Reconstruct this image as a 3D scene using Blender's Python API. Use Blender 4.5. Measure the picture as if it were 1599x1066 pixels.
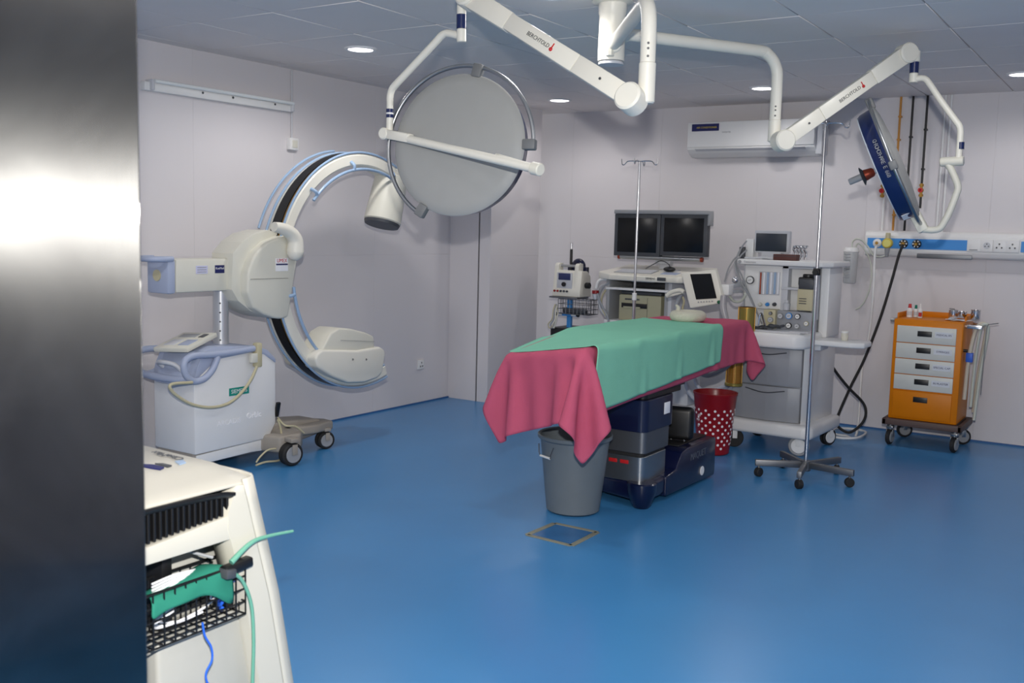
import bpy, bmesh, math, random
import numpy as np
from mathutils import Vector, Matrix

random.seed(7)
np.random.seed(7)
PI = math.pi
for o in list(bpy.data.objects):
    bpy.data.objects.remove(o, do_unlink=True)
SC = bpy.context.scene
COL = SC.collection

# ---------------------------------------------------------------- camera
cam_data = bpy.data.cameras.new('camera')
cam = bpy.data.objects.new('camera', cam_data)
COL.objects.link(cam)
cam_data.sensor_width = 36
cam_data.lens = 35.184
cam_data.clip_start = 0.02
cam.matrix_world = Matrix((
    (0.83680191, -0.08161893, 0.54138795, 0.0),
    (0.54692122, 0.07893159, -0.83345485, 0.0),
    (0.02529308, 0.99353317, 0.11068923, 1.60),
    (0, 0, 0, 1)))
cam_data.dof.use_dof = True
cam_data.dof.focus_distance = 5.2
cam_data.dof.aperture_fstop = 5.6
SC.camera = cam

# ---------------------------------------------------------------- view, world
SC.view_settings.view_transform = 'Standard'
SC.view_settings.look = 'None'
SC.view_settings.exposure = 0.12
SC.view_settings.gamma = 1.0
world = bpy.data.worlds.new('world')
SC.world = world
world.use_nodes = True
world.node_tree.nodes['Background'].inputs['Color'].default_value = (0.95, 0.97, 1.0, 1)
world.node_tree.nodes['Background'].inputs['Strength'].default_value = 0.55

# the flash on top of the camera
fl = bpy.data.lights.new('camera_flash', 'AREA')
fl.shape = 'RECTANGLE'; fl.size = 0.07; fl.size_y = 0.045
fl.energy = 135
fl.color = (1.0, 0.965, 0.905)
flo = bpy.data.objects.new('camera_flash', fl)
COL.objects.link(flo)
flo.matrix_world = cam.matrix_world @ Matrix.Translation((0.01, 0.29, 0.0))

# downlights: lamps just under the ceiling discs, then unseen extra ones without a disc
DOWN = [(-4.56, 5.10), (-4.64, 7.82), (-2.77, 7.79), (-0.94, 7.82), (-2.65, 4.36), (-4.56, 2.4), (-0.94, 5.1), (-2.75, 1.6), (-0.9, 2.4)]
for i, (x, y) in enumerate(DOWN):
    l = bpy.data.lights.new('downlight_lamp', 'SPOT')
    l.energy = (34, 17, 16, 15, 20, 30, 17, 20, 20)[i]; l.spot_size = math.radians(172); l.spot_blend = 0.5
    l.shadow_soft_size = 0.08
    l.color = (1.0, 0.965, 0.93)
    lo = bpy.data.objects.new('downlight_lamp', l)
    COL.objects.link(lo)
    lo.location = (x, y, 2.70)

# ---------------------------------------------------------------- materials
def lin(c):
    return tuple(((v / 12.92) if v <= 0.04045 else ((v + 0.055) / 1.055) ** 2.4) for v in c)

MATS = {}
def mat(name, rgb, rough=0.5, metal=0.0, spec=0.5, coat=0.0, var=0.04, scale=12.0, bump=0.0, bscale=60.0,
        emit=None, alpha=1.0, trans=0.0, aniso=0.0):
    if name in MATS: return MATS[name]
    m = bpy.data.materials.new(name); m.use_nodes = True
    nt = m.node_tree; b = nt.nodes['Principled BSDF']
    c = lin([v / 255 for v in rgb])
    tc = nt.nodes.new('ShaderNodeTexCoord')
    nz = nt.nodes.new('ShaderNodeTexNoise'); nz.inputs['Scale'].default_value = scale
    nz.inputs['Detail'].default_value = 4
    nt.links.new(tc.outputs['Object'], nz.inputs['Vector'])
    mix = nt.nodes.new('ShaderNodeMix'); mix.data_type = 'RGBA'
    mix.inputs[6].default_value = (*[max(0, v * (1 - var)) for v in c], 1)
    mix.inputs[7].default_value = (*[min(1, v * (1 + var)) for v in c], 1)
    nt.links.new(nz.outputs['Fac'], mix.inputs[0])
    nt.links.new(mix.outputs[2], b.inputs['Base Color'])
    b.inputs['Roughness'].default_value = rough
    b.inputs['Metallic'].default_value = metal
    b.inputs['Specular IOR Level'].default_value = spec
    b.inputs['Coat Weight'].default_value = coat
    if trans: b.inputs['Transmission Weight'].default_value = trans
    if alpha < 1: b.inputs['Alpha'].default_value = alpha
    if emit:
        b.inputs['Emission Color'].default_value = (*lin([v / 255 for v in emit[0]]), 1)
        b.inputs['Emission Strength'].default_value = emit[1]
    if bump:
        n2 = nt.nodes.new('ShaderNodeTexNoise'); n2.inputs['Scale'].default_value = bscale
        n2.inputs['Detail'].default_value = 5
        nt.links.new(tc.outputs['Object'], n2.inputs['Vector'])
        bp = nt.nodes.new('ShaderNodeBump'); bp.inputs['Strength'].default_value = bump
        bp.inputs['Distance'].default_value = 0.01
        nt.links.new(n2.outputs['Fac'], bp.inputs['Height'])
        nt.links.new(bp.outputs['Normal'], b.inputs['Normal'])
    MATS[name] = m
    return m

M_wall = mat('wall_panel_paint', (214, 210, 213), rough=0.42, spec=0.35, var=0.015, scale=1.5)
M_ceil = mat('ceiling_tile', (232, 225, 222), rough=0.8, var=0.03, scale=3, spec=0.2)
M_floor = mat('blue_vinyl', (64, 132, 188), rough=0.30, spec=0.45, var=0.07, scale=2.2, bump=0.02, bscale=9)
M_cream = mat('cream_enamel', (226, 223, 212), rough=0.38, var=0.015)
M_white = mat('white_plastic', (228, 228, 228), rough=0.4, var=0.015)
M_offw = mat('off_white_plastic', (214, 212, 200), rough=0.45, var=0.02)
M_grey = mat('mid_grey_plastic', (150, 152, 156), rough=0.5)
M_lgrey = mat('light_grey_plastic', (196, 198, 204), rough=0.45)
M_dgrey = mat('dark_grey_plastic', (66, 69, 75), rough=0.45)
M_black = mat('black_plastic', (18, 18, 20), rough=0.4)
M_rub = mat('black_rubber', (28, 27, 28), rough=0.7)
M_screen = mat('dark_screen', (9, 11, 14), rough=0.25, spec=0.4)
M_chrome = mat('chrome', (205, 205, 208), rough=0.18, metal=1.0)
M_steel = mat('satin_steel', (168, 170, 172), rough=0.36, metal=1.0)
M_dsteel = mat('dull_steel', (120, 122, 126), rough=0.45, metal=0.9)
M_navy = mat('navy_enamel', (18, 33, 82), rough=0.3, coat=0.3)
M_dnavy = mat('dark_navy_enamel', (12, 18, 52), rough=0.28, coat=0.3)
M_bluegrey = mat('blue_grey_plastic', (164, 174, 198), rough=0.45)
M_blue = mat('sky_blue_panel', (58, 140, 214), rough=0.4)
M_vblue = mat('bright_blue', (40, 100, 215), rough=0.45)
M_teal = mat('teal_tag', (20, 140, 125), rough=0.5)
M_red = mat('red_plastic', (190, 30, 34), rough=0.4)
M_dred = mat('dark_red_plastic', (140, 14, 22), rough=0.32, spec=0.5)
M_orange = mat('orange_enamel', (208, 120, 0), rough=0.42, spec=0.25)
M_brown = mat('brown_bumper', (88, 70, 66), rough=0.6)
M_taupe = mat('taupe_plastic', (150, 143, 134), rough=0.55)
M_beige = mat('beige_plastic', (190, 182, 150), rough=0.5)
M_olive = mat('aged_beige_plastic', (165, 162, 136), rough=0.55)
M_yel = mat('yellow_plastic', (206, 184, 70), rough=0.5)
M_amber = mat('amber_canister', (168, 116, 40), rough=0.25, metal=0.35)
M_gold = mat('gold_canister', (150, 136, 70), rough=0.3, metal=0.5)
M_brass = mat('brass', (180, 140, 70), rough=0.35, metal=0.8)
M_copper = mat('copper', (150, 66, 46), rough=0.35, metal=0.6)
M_pyel = mat('yellow_pipe_paint', (190, 130, 50), rough=0.5)
M_pink = mat('pink_sheet', (186, 86, 112), rough=0.85, spec=0.15, var=0.10, scale=7, bump=0.25, bscale=260)
M_green = mat('green_sheet', (130, 196, 170), rough=0.9, spec=0.12, var=0.06, scale=5, bump=0.25, bscale=240)
M_gcloth = mat('green_cloth', (44, 122, 104), rough=0.9, spec=0.1, var=0.08)
M_bin = mat('grey_bin_plastic', (104, 112, 118), rough=0.45, var=0.06)
M_paper = mat('white_paper', (236, 236, 240), rough=0.8)
M_hose = mat('clear_tubing', (196, 200, 190), rough=0.3, var=0.03)
M_wire = mat('black_wire', (20, 20, 22), rough=0.35)
M_gauze = mat('gauze_wrap', (196, 194, 178), rough=0.95, var=0.12, scale=30, bump=0.5, bscale=120)
M_brownbox = mat('brown_cardboard', (88, 48, 42), rough=0.6)
M_panelgrey = mat('machine_grey', (146, 149, 156), rough=0.42)
M_sky = mat('pale_blue_tube', (150, 175, 205), rough=0.2)
M_navytext = mat('navy_print', (24, 30, 90), rough=0.5)
M_mint = mat('mint_tubing', (100, 160, 140), rough=0.4)
M_lens = mat('lamp_lens_glass', (180, 190, 200), rough=0.1)
M_tube = mat('fluorescent_tube_glass', (225, 230, 232), rough=0.12)

def glass_mat():
    m = mat('clear_bottle_plastic', (225, 230, 232), rough=0.12, trans=0.7)
    return m
M_glass = glass_mat()

def disc_emit():
    m = bpy.data.materials.new('lit_diffuser'); m.use_nodes = True
    b = m.node_tree.nodes['Principled BSDF']
    b.inputs['Base Color'].default_value = (0.9, 0.9, 0.92, 1)
    b.inputs['Emission Color'].default_value = (1, 0.93, 1, 1)
    b.inputs['Emission Strength'].default_value = 6
    return m
M_lit = disc_emit()

def brushed():
    m = bpy.data.materials.new('brushed_steel_door'); m.use_nodes = True
    nt = m.node_tree; b = nt.nodes['Principled BSDF']
    tc = nt.nodes.new('ShaderNodeTexCoord')
    mp = nt.nodes.new('ShaderNodeMapping'); mp.inputs['Scale'].default_value = (260, 260, 3)
    nt.links.new(tc.outputs['Object'], mp.inputs['Vector'])
    nz = nt.nodes.new('ShaderNodeTexNoise'); nz.inputs['Scale'].default_value = 1; nz.inputs['Detail'].default_value = 3
    nt.links.new(mp.outputs[0], nz.inputs['Vector'])
    n2 = nt.nodes.new('ShaderNodeTexNoise'); n2.inputs['Scale'].default_value = 3.2; n2.inputs['Detail'].default_value = 4
    n2.inputs['Distortion'].default_value = 1.2
    nt.links.new(tc.outputs['Object'], n2.inputs['Vector'])
    cr = nt.nodes.new('ShaderNodeValToRGB')
    cr.color_ramp.elements[0].color = (0.13, 0.13, 0.13, 1); cr.color_ramp.elements[0].position = 0.3
    cr.color_ramp.elements[1].color = (0.23, 0.23, 0.225, 1); cr.color_ramp.elements[1].position = 0.7
    nt.links.new(n2.outputs['Fac'], cr.inputs[0])
    nt.links.new(cr.outputs[0], b.inputs['Base Color'])
    b.inputs['Metallic'].default_value = 1
    b.inputs['Roughness'].default_value = 0.43
    b.inputs['Anisotropic'].default_value = 0.93
    b.inputs['Anisotropic Rotation'].default_value = 0.0
    tg = nt.nodes.new('ShaderNodeCombineXYZ'); tg.inputs[0].default_value = 0.616; tg.inputs[1].default_value = 0.788   # brushed grain runs upright
    nt.links.new(tg.outputs[0], b.inputs['Tangent'])
    bp = nt.nodes.new('ShaderNodeBump'); bp.inputs['Strength'].default_value = 0.08; bp.inputs['Distance'].default_value = 0.002
    nt.links.new(nz.outputs['Fac'], bp.inputs['Height'])
    nt.links.new(bp.outputs['Normal'], b.inputs['Normal'])
    # polished ridges of the brushing carry a second, tighter gloss
    b2 = nt.nodes.new('ShaderNodeBsdfAnisotropic'); b2.inputs['Roughness'].default_value = 0.17; b2.inputs['Anisotropy'].default_value = 0.95; b2.inputs['Rotation'].default_value = 0.25
    nt.links.new(cr.outputs[0], b2.inputs['Color']); nt.links.new(tg.outputs[0], b2.inputs['Tangent'])
    mx = nt.nodes.new('ShaderNodeMixShader'); mx.inputs[0].default_value = 0.76
    nt.links.new(b.outputs[0], mx.inputs[1]); nt.links.new(b2.outputs[0], mx.inputs[2])
    nt.links.new(mx.outputs[0], nt.nodes['Material Output'].inputs['Surface'])
    return m
M_door = brushed()

# ---------------------------------------------------------------- mesh helpers
ROOT = {}
def survey(px, py, axis, val):
    """measured sight line of the photograph cut by a plane of the room (x, y or z = val)"""
    d = Vector((0.83680191, 0.54692122, 0.02529308)) * (px - 799.5) - Vector((-0.08161893, 0.07893159, 0.99353317)) * (py - 533) \
        - Vector((0.54138795, -0.83345485, 0.11068923)) * 1562.762
    c = Vector((0, 0, 1.6))
    return c + d * ((val - c[axis]) / d[axis])
def Px(px, py, v): return survey(px, py, 0, v)
def Py(px, py, v): return survey(px, py, 1, v)
def Pz(px, py, v): return survey(px, py, 2, v)
def V(p): return Vector(p)

def catmull(pts, n=6, closed=False):
    pts = [Vector(p) for p in pts]
    if len(pts) < 3: return pts
    out = []
    L = len(pts)
    rng = range(L) if closed else range(L - 1)
    for i in rng:
        if closed: p0, p1, p2, p3 = pts[(i - 1) % L], pts[i], pts[(i + 1) % L], pts[(i + 2) % L]
        else:
            p1, p2 = pts[i], pts[i + 1]
            p0 = pts[i - 1] if i > 0 else p1 * 2 - p2
            p3 = pts[i + 2] if i + 2 < L else p2 * 2 - p1
        for k in range(n):
            t = k / n
            out.append(0.5 * ((2 * p1) + (p2 - p0) * t + (2 * p0 - 5 * p1 + 4 * p2 - p3) * t * t + (3 * p1 - p0 - 3 * p2 + p3) * t ** 3))
    if not closed: out.append(pts[-1])
    return out

def frame_from_z(z, xhint=None):
    z = Vector(z).normalized()
    h = Vector(xhint) if xhint is not None else (Vector((1, 0, 0)) if abs(z.z) > 0.9 else Vector((0, 0, 1)).cross(z))
    x = (h - z * h.dot(z)).normalized()
    y = z.cross(x)
    return Matrix((x, y, z)).transposed()

class G:
    def __init__(s): s.bm = bmesh.new()
    def _merge(s, t, M=None):
        if M is not None: bmesh.ops.transform(t, matrix=M, verts=t.verts)
        me = bpy.data.meshes.new('t'); t.to_mesh(me); t.free()
        s.bm.from_mesh(me); bpy.data.meshes.remove(me)
    def box(s, c, size, bev=0.0, R=None, seg=2, taper=None):
        t = bmesh.new(); bmesh.ops.create_cube(t, size=1)
        for v in t.verts:
            v.co = Vector((v.co.x * size[0], v.co.y * size[1], v.co.z * size[2]))
            if taper and v.co.z > 0: v.co.x *= taper[0]; v.co.y *= taper[1]
        if bev: bmesh.ops.bevel(t, geom=t.edges[:], offset=bev, segments=seg, profile=0.5, affect='EDGES', clamp_overlap=True)
        M = Matrix.Translation(c)
        if R is not None: M = M @ (R.to_4x4() if isinstance(R, Matrix) else Matrix.Rotation(R, 4, 'Z'))
        s._merge(t, M); return s
    def bx(s, x0, x1, y0, y1, z0, z1, bev=0.0, seg=2):
        return s.box(((x0 + x1) / 2, (y0 + y1) / 2, (z0 + z1) / 2), (abs(x1 - x0), abs(y1 - y0), abs(z1 - z0)), bev, seg=seg)
    def bar(s, p0, p1, w, h, up=(0, 0, 1), bev=0.0, w2=None, h2=None):
        p0, p1 = V(p0), V(p1); d = p1 - p0; z = d.normalized()
        u = V(up); y = (u - z * u.dot(z)).normalized(); x = y.cross(z)
        t = bmesh.new(); bmesh.ops.create_cube(t, size=1)
        for v in t.verts:
            e = v.co.z > 0
            v.co = Vector((v.co.x * (w2 if e and w2 else w), v.co.y * (h2 if e and h2 else h), v.co.z * d.length))
        if bev: bmesh.ops.bevel(t, geom=t.edges[:], offset=bev, segments=2, profile=0.5, affect='EDGES', clamp_overlap=True)
        M = Matrix.Translation((p0 + p1) / 2) @ Matrix((x, y, z)).transposed().to_4x4()
        s._merge(t, M); return s
    def cyl(s, p0, p1, r, r2=None, seg=24, bev=0.0):
        p0, p1 = V(p0), V(p1); r2 = r if r2 is None else r2
        L = (p1 - p0).length
        if bev: prof = [(0, 0), (r - bev, 0), (r, bev), (r2, L - bev), (r2 - bev, L), (0, L)]
        else: prof = [(0, 0), (r, 0), (r2, L), (0, L)]
        return s.lathe(prof, p0, p1 - p0, seg)
    def lathe(s, prof, c, axis=(0, 0, 1), seg=32):
        t = bmesh.new(); rings = []
        for r, z in prof:
            if r < 1e-6: rings.append([t.verts.new((0, 0, z))])
            else: rings.append([t.verts.new((r * math.cos(2 * PI * k / seg), r * math.sin(2 * PI * k / seg), z)) for k in range(seg)])
        for a, b in zip(rings[:-1], rings[1:]):
            for k in range(seg):
                k2 = (k + 1) % seg
                if len(a) == 1 and len(b) == 1: continue
                try:
                    if len(a) == 1: t.faces.new((a[0], b[k2], b[k]))
                    elif len(b) == 1: t.faces.new((a[k], a[k2], b[0]))
                    else: t.faces.new((a[k], a[k2], b[k2], b[k]))
                except ValueError: pass
        bmesh.ops.recalc_face_normals(t, faces=t.faces)
        s._merge(t, Matrix.Translation(c) @ frame_from_z(axis).to_4x4()); return s
    def tube(s, pts, r, seg=10, smooth=6, closed=False, flat=1.0, taper=None):
        P = catmull(pts, smooth, closed) if smooth else [V(p) for p in pts]
        t = bmesh.new(); n = len(P); rings = []
        T = []
        for i in range(n):
            a = P[(i - 1) % n] if (closed or i > 0) else P[i]
            b = P[(i + 1) % n] if (closed or i < n - 1) else P[i]
            d = b - a
            T.append(d.normalized() if d.length > 1e-9 else Vector((0, 0, 1)))
        u = T[0].orthogonal().normalized()
        for i in range(n):
            u = (u - T[i] * u.dot(T[i]))
            u = u.normalized() if u.length > 1e-6 else T[i].orthogonal().normalized()
            v = T[i].cross(u)
            rr = r * (taper(i / (n - 1)) if taper else 1)
            rings.append([t.verts.new(P[i] + (u * math.cos(2 * PI * k / seg) + v * math.sin(2 * PI * k / seg) * flat) * rr) for k in range(seg)])
        rr = list(zip(rings[:-1], rings[1:]))
        if closed: rr.append((rings[-1], rings[0]))
        for a, b in rr:
            off = 0
            if closed and a is rings[-1]:
                off = min(range(seg), key=lambda q: (a[0].co - b[q].co).length)
            for k in range(seg):
                k2 = (k + 1) % seg
                t.faces.new((a[k], a[k2], b[(k2 + off) % seg], b[(k + off) % seg]))
        if not closed:
            t.faces.new(rings[0][::-1]); t.faces.new(rings[-1])
        bmesh.ops.recalc_face_normals(t, faces=t.faces)
        s._merge(t); return s
    def prism(s, poly, axis, a, b, bev=0.0, seg=2):
        t = bmesh.new()
        def mk(u, v, w):
            return {'x': (w, u, v), 'y': (u, w, v), 'z': (u, v, w)}[axis]
        lo = [t.verts.new(mk(u, v, a)) for u, v in poly]; hi = [t.verts.new(mk(u, v, b)) for u, v in poly]
        t.faces.new(lo); t.faces.new(hi[::-1]); n = len(poly)
        for i in range(n): t.faces.new((lo[i], hi[i], hi[(i + 1) % n], lo[(i + 1) % n]))
        bmesh.ops.recalc_face_normals(t, faces=t.faces)
        if bev: bmesh.ops.bevel(t, geom=t.edges[:], offset=bev, segments=seg, profile=0.5, affect='EDGES', clamp_overlap=True)
        s._merge(t); return s
    def sph(s, c, r, sc=(1, 1, 1), R=None, seg=20):
        t = bmesh.new(); bmesh.ops.create_uvsphere(t, u_segments=seg, v_segments=seg // 2 + 2, radius=r)
        M = Matrix.Translation(c)
        if R is not None: M = M @ R.to_4x4()
        s._merge(t, M @ Matrix.Diagonal((*sc, 1))); return s
    def grid(s, rows):
        t = bmesh.new(); vs = [[t.verts.new(p) for p in r] for r in rows]
        for a, b in zip(vs[:-1], vs[1:]):
            for k in range(len(a) - 1): t.faces.new((a[k], a[k + 1], b[k + 1], b[k]))
        s._merge(t); return s
    def text(s, txt, pos, right, up, size, depth=0.0006, align='CENTER'):
        c = bpy.data.curves.new('txt', 'FONT'); c.body = txt; c.size = size; c.extrude = depth
        c.align_x = align; c.align_y = 'CENTER'; c.resolution_u = 3
        o = bpy.data.objects.new('txt', c); COL.objects.link(o)
        me = bpy.data.meshes.new_from_object(o.evaluated_get(bpy.context.evaluated_depsgraph_get()))
        x = V(right).normalized(); u = V(up); y = (u - x * u.dot(x)).normalized(); z = x.cross(y)
        M = Matrix.Translation(pos) @ Matrix((x, y, z)).transposed().to_4x4()
        me.transform(M); s.bm.from_mesh(me)
        bpy.data.meshes.remove(me); bpy.data.objects.remove(o); bpy.data.curves.remove(c)
        return s
    def obj(s, name, m, parent=None, label=None, cat=None, group=None, kind=None, sharp=40, solid=0, subsurf=0):
        me = bpy.data.meshes.new(name)
        bm = s.bm
        if parent is not None:
            org = ROOT[parent.name]
        else:
            xs = [v.co.x for v in bm.verts]; ys = [v.co.y for v in bm.verts]; zs = [v.co.z for v in bm.verts]
            org = Vector(((min(xs) + max(xs)) / 2, (min(ys) + max(ys)) / 2, min(zs)))
        bmesh.ops.translate(bm, vec=-org, verts=bm.verts)
        bm.to_mesh(me); bm.free()
        me.materials.append(m)
        me.shade_smooth()
        me.set_sharp_from_angle(angle=math.radians(sharp))
        o = bpy.data.objects.new(name, me); COL.objects.link(o)
        if parent is not None: o.parent = parent
        else: o.location = org
        ROOT[o.name] = org
        if subsurf:
            md = o.modifiers.new('subsurf', 'SUBSURF'); md.levels = subsurf; md.render_levels = subsurf
        if solid:
            md = o.modifiers.new('solid', 'SOLIDIFY'); md.thickness = solid; md.offset = 0
        if label: o['label'] = label
        if cat: o['category'] = cat
        if group: o['group'] = group
        if kind: o['kind'] = kind
        return o

def thing(name, label, cat, loc, group=None):
    o = bpy.data.objects.new(name, None); COL.objects.link(o)
    o.location = loc; o.empty_display_size = 0.05
    ROOT[o.name] = Vector(loc)
    o['label'] = label; o['category'] = cat
    if group: o['group'] = group
    return o

def caster(par, x, y, r, w, ang, wheel_m, fork_m, top, twin=False, name='caster', hub_m=None):
    d = Vector((math.cos(ang), math.sin(ang), 0)); n = Vector((-d.y, d.x, 0))
    c = Vector((x, y, r + 0.001))
    g = G()
    g.cyl((x, y, top), (x, y, r * 1.6), r * 0.28, seg=12)
    g.bar(c + n * (w * 0.75) + Vector((0, 0, r * 0.9)), c + n * (w * 0.75), r * 0.5, 0.004, up=n, bev=0.001)
    g.bar(c - n * (w * 0.75) + Vector((0, 0, r * 0.9)), c - n * (w * 0.75), r * 0.5, 0.004, up=n, bev=0.001)
    g.bar(c + Vector((0, 0, r * 1.25)) - n * w * 0.8, c + Vector((0, 0, r * 1.25)) + n * w * 0.8, r * 0.8, r * 0.4, bev=r * 0.1)
    f = g.obj(name, fork_m, par)
    if twin:
        g2 = G()
        for sgn in (-1, 1):
            g2.cyl(c + n * sgn * w * 0.12, c + n * sgn * w * 0.5, r, seg=28, bev=r * 0.08)
    else:
        g2 = G().cyl(c - n * w / 2, c + n * w / 2, r, seg=28, bev=r * 0.12)
    g2.obj('wheel', wheel_m, f)
    if hub_m:
        G().cyl(c - n * (w / 2 + 0.006), c + n * (w / 2 + 0.006), r * 0.72, seg=24, bev=0.003).obj('hub_cap', hub_m, f)
    return f

# ================================================================ THE ROOM
YB, XL, ZC = 8.715, -5.64, 2.76
def struct(g, name, m): return g.obj(name, m, kind='structure')
struct(G().bx(-6.6, 1.7, -1.0, YB + 0.1, -0.1, 0.0), 'floor', M_floor)
g = G()
xs = [-1.10 - 0.63 * k for k in range(-5, 10)]; ys = [4.03 + 0.67 * k for k in range(-8, 8)]
for x in xs:
    for y in ys:
        x0, x1, y0, y1 = max(x - 0.63 + 0.003, -6.6), min(x - 0.003, 1.7), max(y + 0.003, -1.0), min(y + 0.667, YB + 0.1)
        if x1 - x0 < 0.02 or y1 - y0 < 0.02: continue
        g.box(((x0 + x1) / 2, (y0 + y1) / 2, ZC + 0.012), (x1 - x0, y1 - y0, 0.024), 0.003,
              R=Matrix.Rotation(random.uniform(-1, 1) * 0.0025, 3, 'X') @ Matrix.Rotation(random.uniform(-1, 1) * 0.0025, 3, 'Y'), seg=1)
g.bx(-6.6, 1.7, -1.0, YB + 0.1, ZC + 0.03, ZC + 0.08)
struct(g, 'ceiling', M_ceil)

def panels(g, axis, pos, out, a0, a1, seams, z0=0.0, z1=ZC + 0.02, hz=(1.36,)):
    # wall built of sandwich panels that meet in fine seams
    cuts = [a0] + [q for q in seams if a0 < q < a1] + [a1]; zc = [z0] + list(hz) + [z1]
    for a, b in zip(cuts[:-1], cuts[1:]):
        for za, zb in zip(zc[:-1], zc[1:]):
            lo, hi = (pos, pos + out) if out > 0 else (pos + out, pos)
            e = 0.0003
            if axis == 'y': g.bx(a + e, b - e, lo, hi, za + e * (za > z0), zb - e * (zb < z1), 0.0006, 1)
            else: g.bx(lo, hi, a + e, b - e, za + e * (za > z0), zb - e * (zb < z1), 0.0006, 1)
    if axis == 'y': g.bx(a0, a1, pos + out * .02, pos + out * 1.1, z0, z1)
    else: g.bx(pos + out * .02, pos + out * 1.1, a0, a1, z0, z1)
    return g
struct(panels(G(), 'y', YB, 0.08, -6.6, 1.7, [-5.0, -4.05, -3.1, -2.15, -1.2, -0.25, 0.7]), 'wall_back', M_wall)
struct(panels(G(), 'x', XL, -0.08, -1.0, 7.58, [0.9, 1.8, 2.7, 3.65, 4.62, 5.56, 6.5]), 'wall_left', M_wall)
g = panels(G(), 'x', -5.185, -0.12, 7.58, 8.42, [])
g.bx(XL, -5.306, 7.58, 7.70, 0, ZC + 0.02)
struct(g, 'wall_left_return', M_wall)
struct(G().bx(1.6, 1.7, -1.0, YB, 0, ZC + 0.02), 'wall_right', M_wall)
struct(G().bx(-6.6, 1.7, -1.1, -1.0, 0, ZC + 0.02), 'wall_front', M_wall)  # unseen, added behind the camera to shut out the world light
# thin coving line where floor meets wall
struct(G().bx(XL, XL + 0.012, -1, 7.58, 0, 0.012), 'baseboard_left', mat('blue_coving', (50, 96, 150), rough=0.5))
struct(G().bx(-5.2, 1.6, YB - 0.012, YB, 0, 0.012), 'baseboard_back', MATS['blue_coving'])

# steel door leaf standing open at the camera's left
E = V((-1.349, 1.000, 1.410)); dv = Vector((-0.616, -0.788, 0)).normalized(); nv = Vector((dv.y, -dv.x, 0))
if nv.y > 0: nv = -nv
g = G(); t0 = V((E.x, E.y, 0))
g.bar(t0 + dv * 0.45 - nv * 0.02 + Vector((0, 0, 0.012)), t0 + dv * 0.45 - nv * 0.02 + Vector((0, 0, 2.25)), 0.9, 0.04, up=nv, bev=0.0015)
struct(g, 'door_1', M_door)

# ---------------------------------------------------------------- downlights
def downlight(x, y, lab):
    r = thing('downlight', lab, 'ceiling light', (x, y, ZC - 0.012), 'round recessed ceiling downlights')
    G().lathe([(0.082, 0.012), (0.082, 0.004), (0.092, 0.0), (0.104, 0.002), (0.108, 0.012)], (x, y, ZC - 0.012), seg=36).obj('trim_ring', M_white, r)
    G().lathe([(0, 0.004), (0.083, 0.004), (0.083, 0.010), (0, 0.010)], (x, y, ZC - 0.012), seg=36).obj('diffuser', M_lit, r)
labs = ['lit round downlight in the left part of the ceiling, above the C-arm X-ray machine',
        'lit round downlight near the back corner, right of the big round surgical lamp head',
        'lit round downlight above the wall air conditioner, beside the bent lamp arm',
        'lit round downlight at the far right edge of the ceiling',
        'lit downlight cut by the top edge, left of the ceiling column']
for i in range(5): downlight(*DOWN[i], labs[i])

# ---------------------------------------------------------------- left wall fittings
r = thing('tube_light', 'unlit white fluorescent batten light mounted high on the left wall', 'wall light', (-5.600, 4.799, 2.469))
a = V((-5.620, 4.202, 2.474)); b = V((-5.620, 5.524, 2.455))
a.z = b.z = (a.z + b.z) / 2
g = G(); g.bar(a, b, 0.055, 0.05, up=(1, 0, 0), bev=0.006); g.obj('batten', M_white, r)
off = Vector((0.045, 0, 0.035))
G().cyl(a + off + Vector((0, .06, 0)), b + off - Vector((0, .03, 0)), 0.013, seg=16).obj('tube', M_tube, r)
for p in (a + Vector((0, .05, 0)), b - Vector((0, .03, 0))):
    G().bar(p + Vector((0, -.012, .01)), p + Vector((0, .012, .01)), 0.07, 0.1, up=(1, 0, 0), bev=0.006).obj('tube_holder', M_lgrey, r)
for q in (.35, .55, .85):
    p = a.lerp(b, q) + Vector((.027, 0, .01)); G().cyl(p, p + Vector((.004, 0, 0)), .008, seg=10).obj('screw', M_dgrey, r)
r = thing('wall_switch', 'white square surface switch box hanging below the tube light on the left wall', 'switch', (-5.620, 5.531, 2.199))
c = V((-5.620, 5.531, 2.204))
G().box(c, (0.045, 0.09, 0.09), 0.006).obj('box', M_white, r)
G().box(c + Vector((.025, 0, 0)), (0.006, 0.05, 0.055), 0.002).obj('rocker', M_offw, r)
G().cyl(c + Vector((-.01, 0, .04)), (c.x - .01, c.y, ZC - .005), 0.007, seg=10).obj('conduit', M_lgrey, r)
r = thing('wall_socket', 'white power socket low on the left wall near the corner', 'socket', (-5.630, 7.147, 0.364))
c = V((-5.630, 7.147, 0.358))
G().box(c, (0.02, 0.085, 0.085), 0.004).obj('plate', M_white, r)
for dy, dz in ((0, .018), (-.015, -.015), (.015, -.015)):
    G().box(c + Vector((.011, dy, dz)), (.003, .010, .014)).obj('slot', M_dgrey, r)

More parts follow.
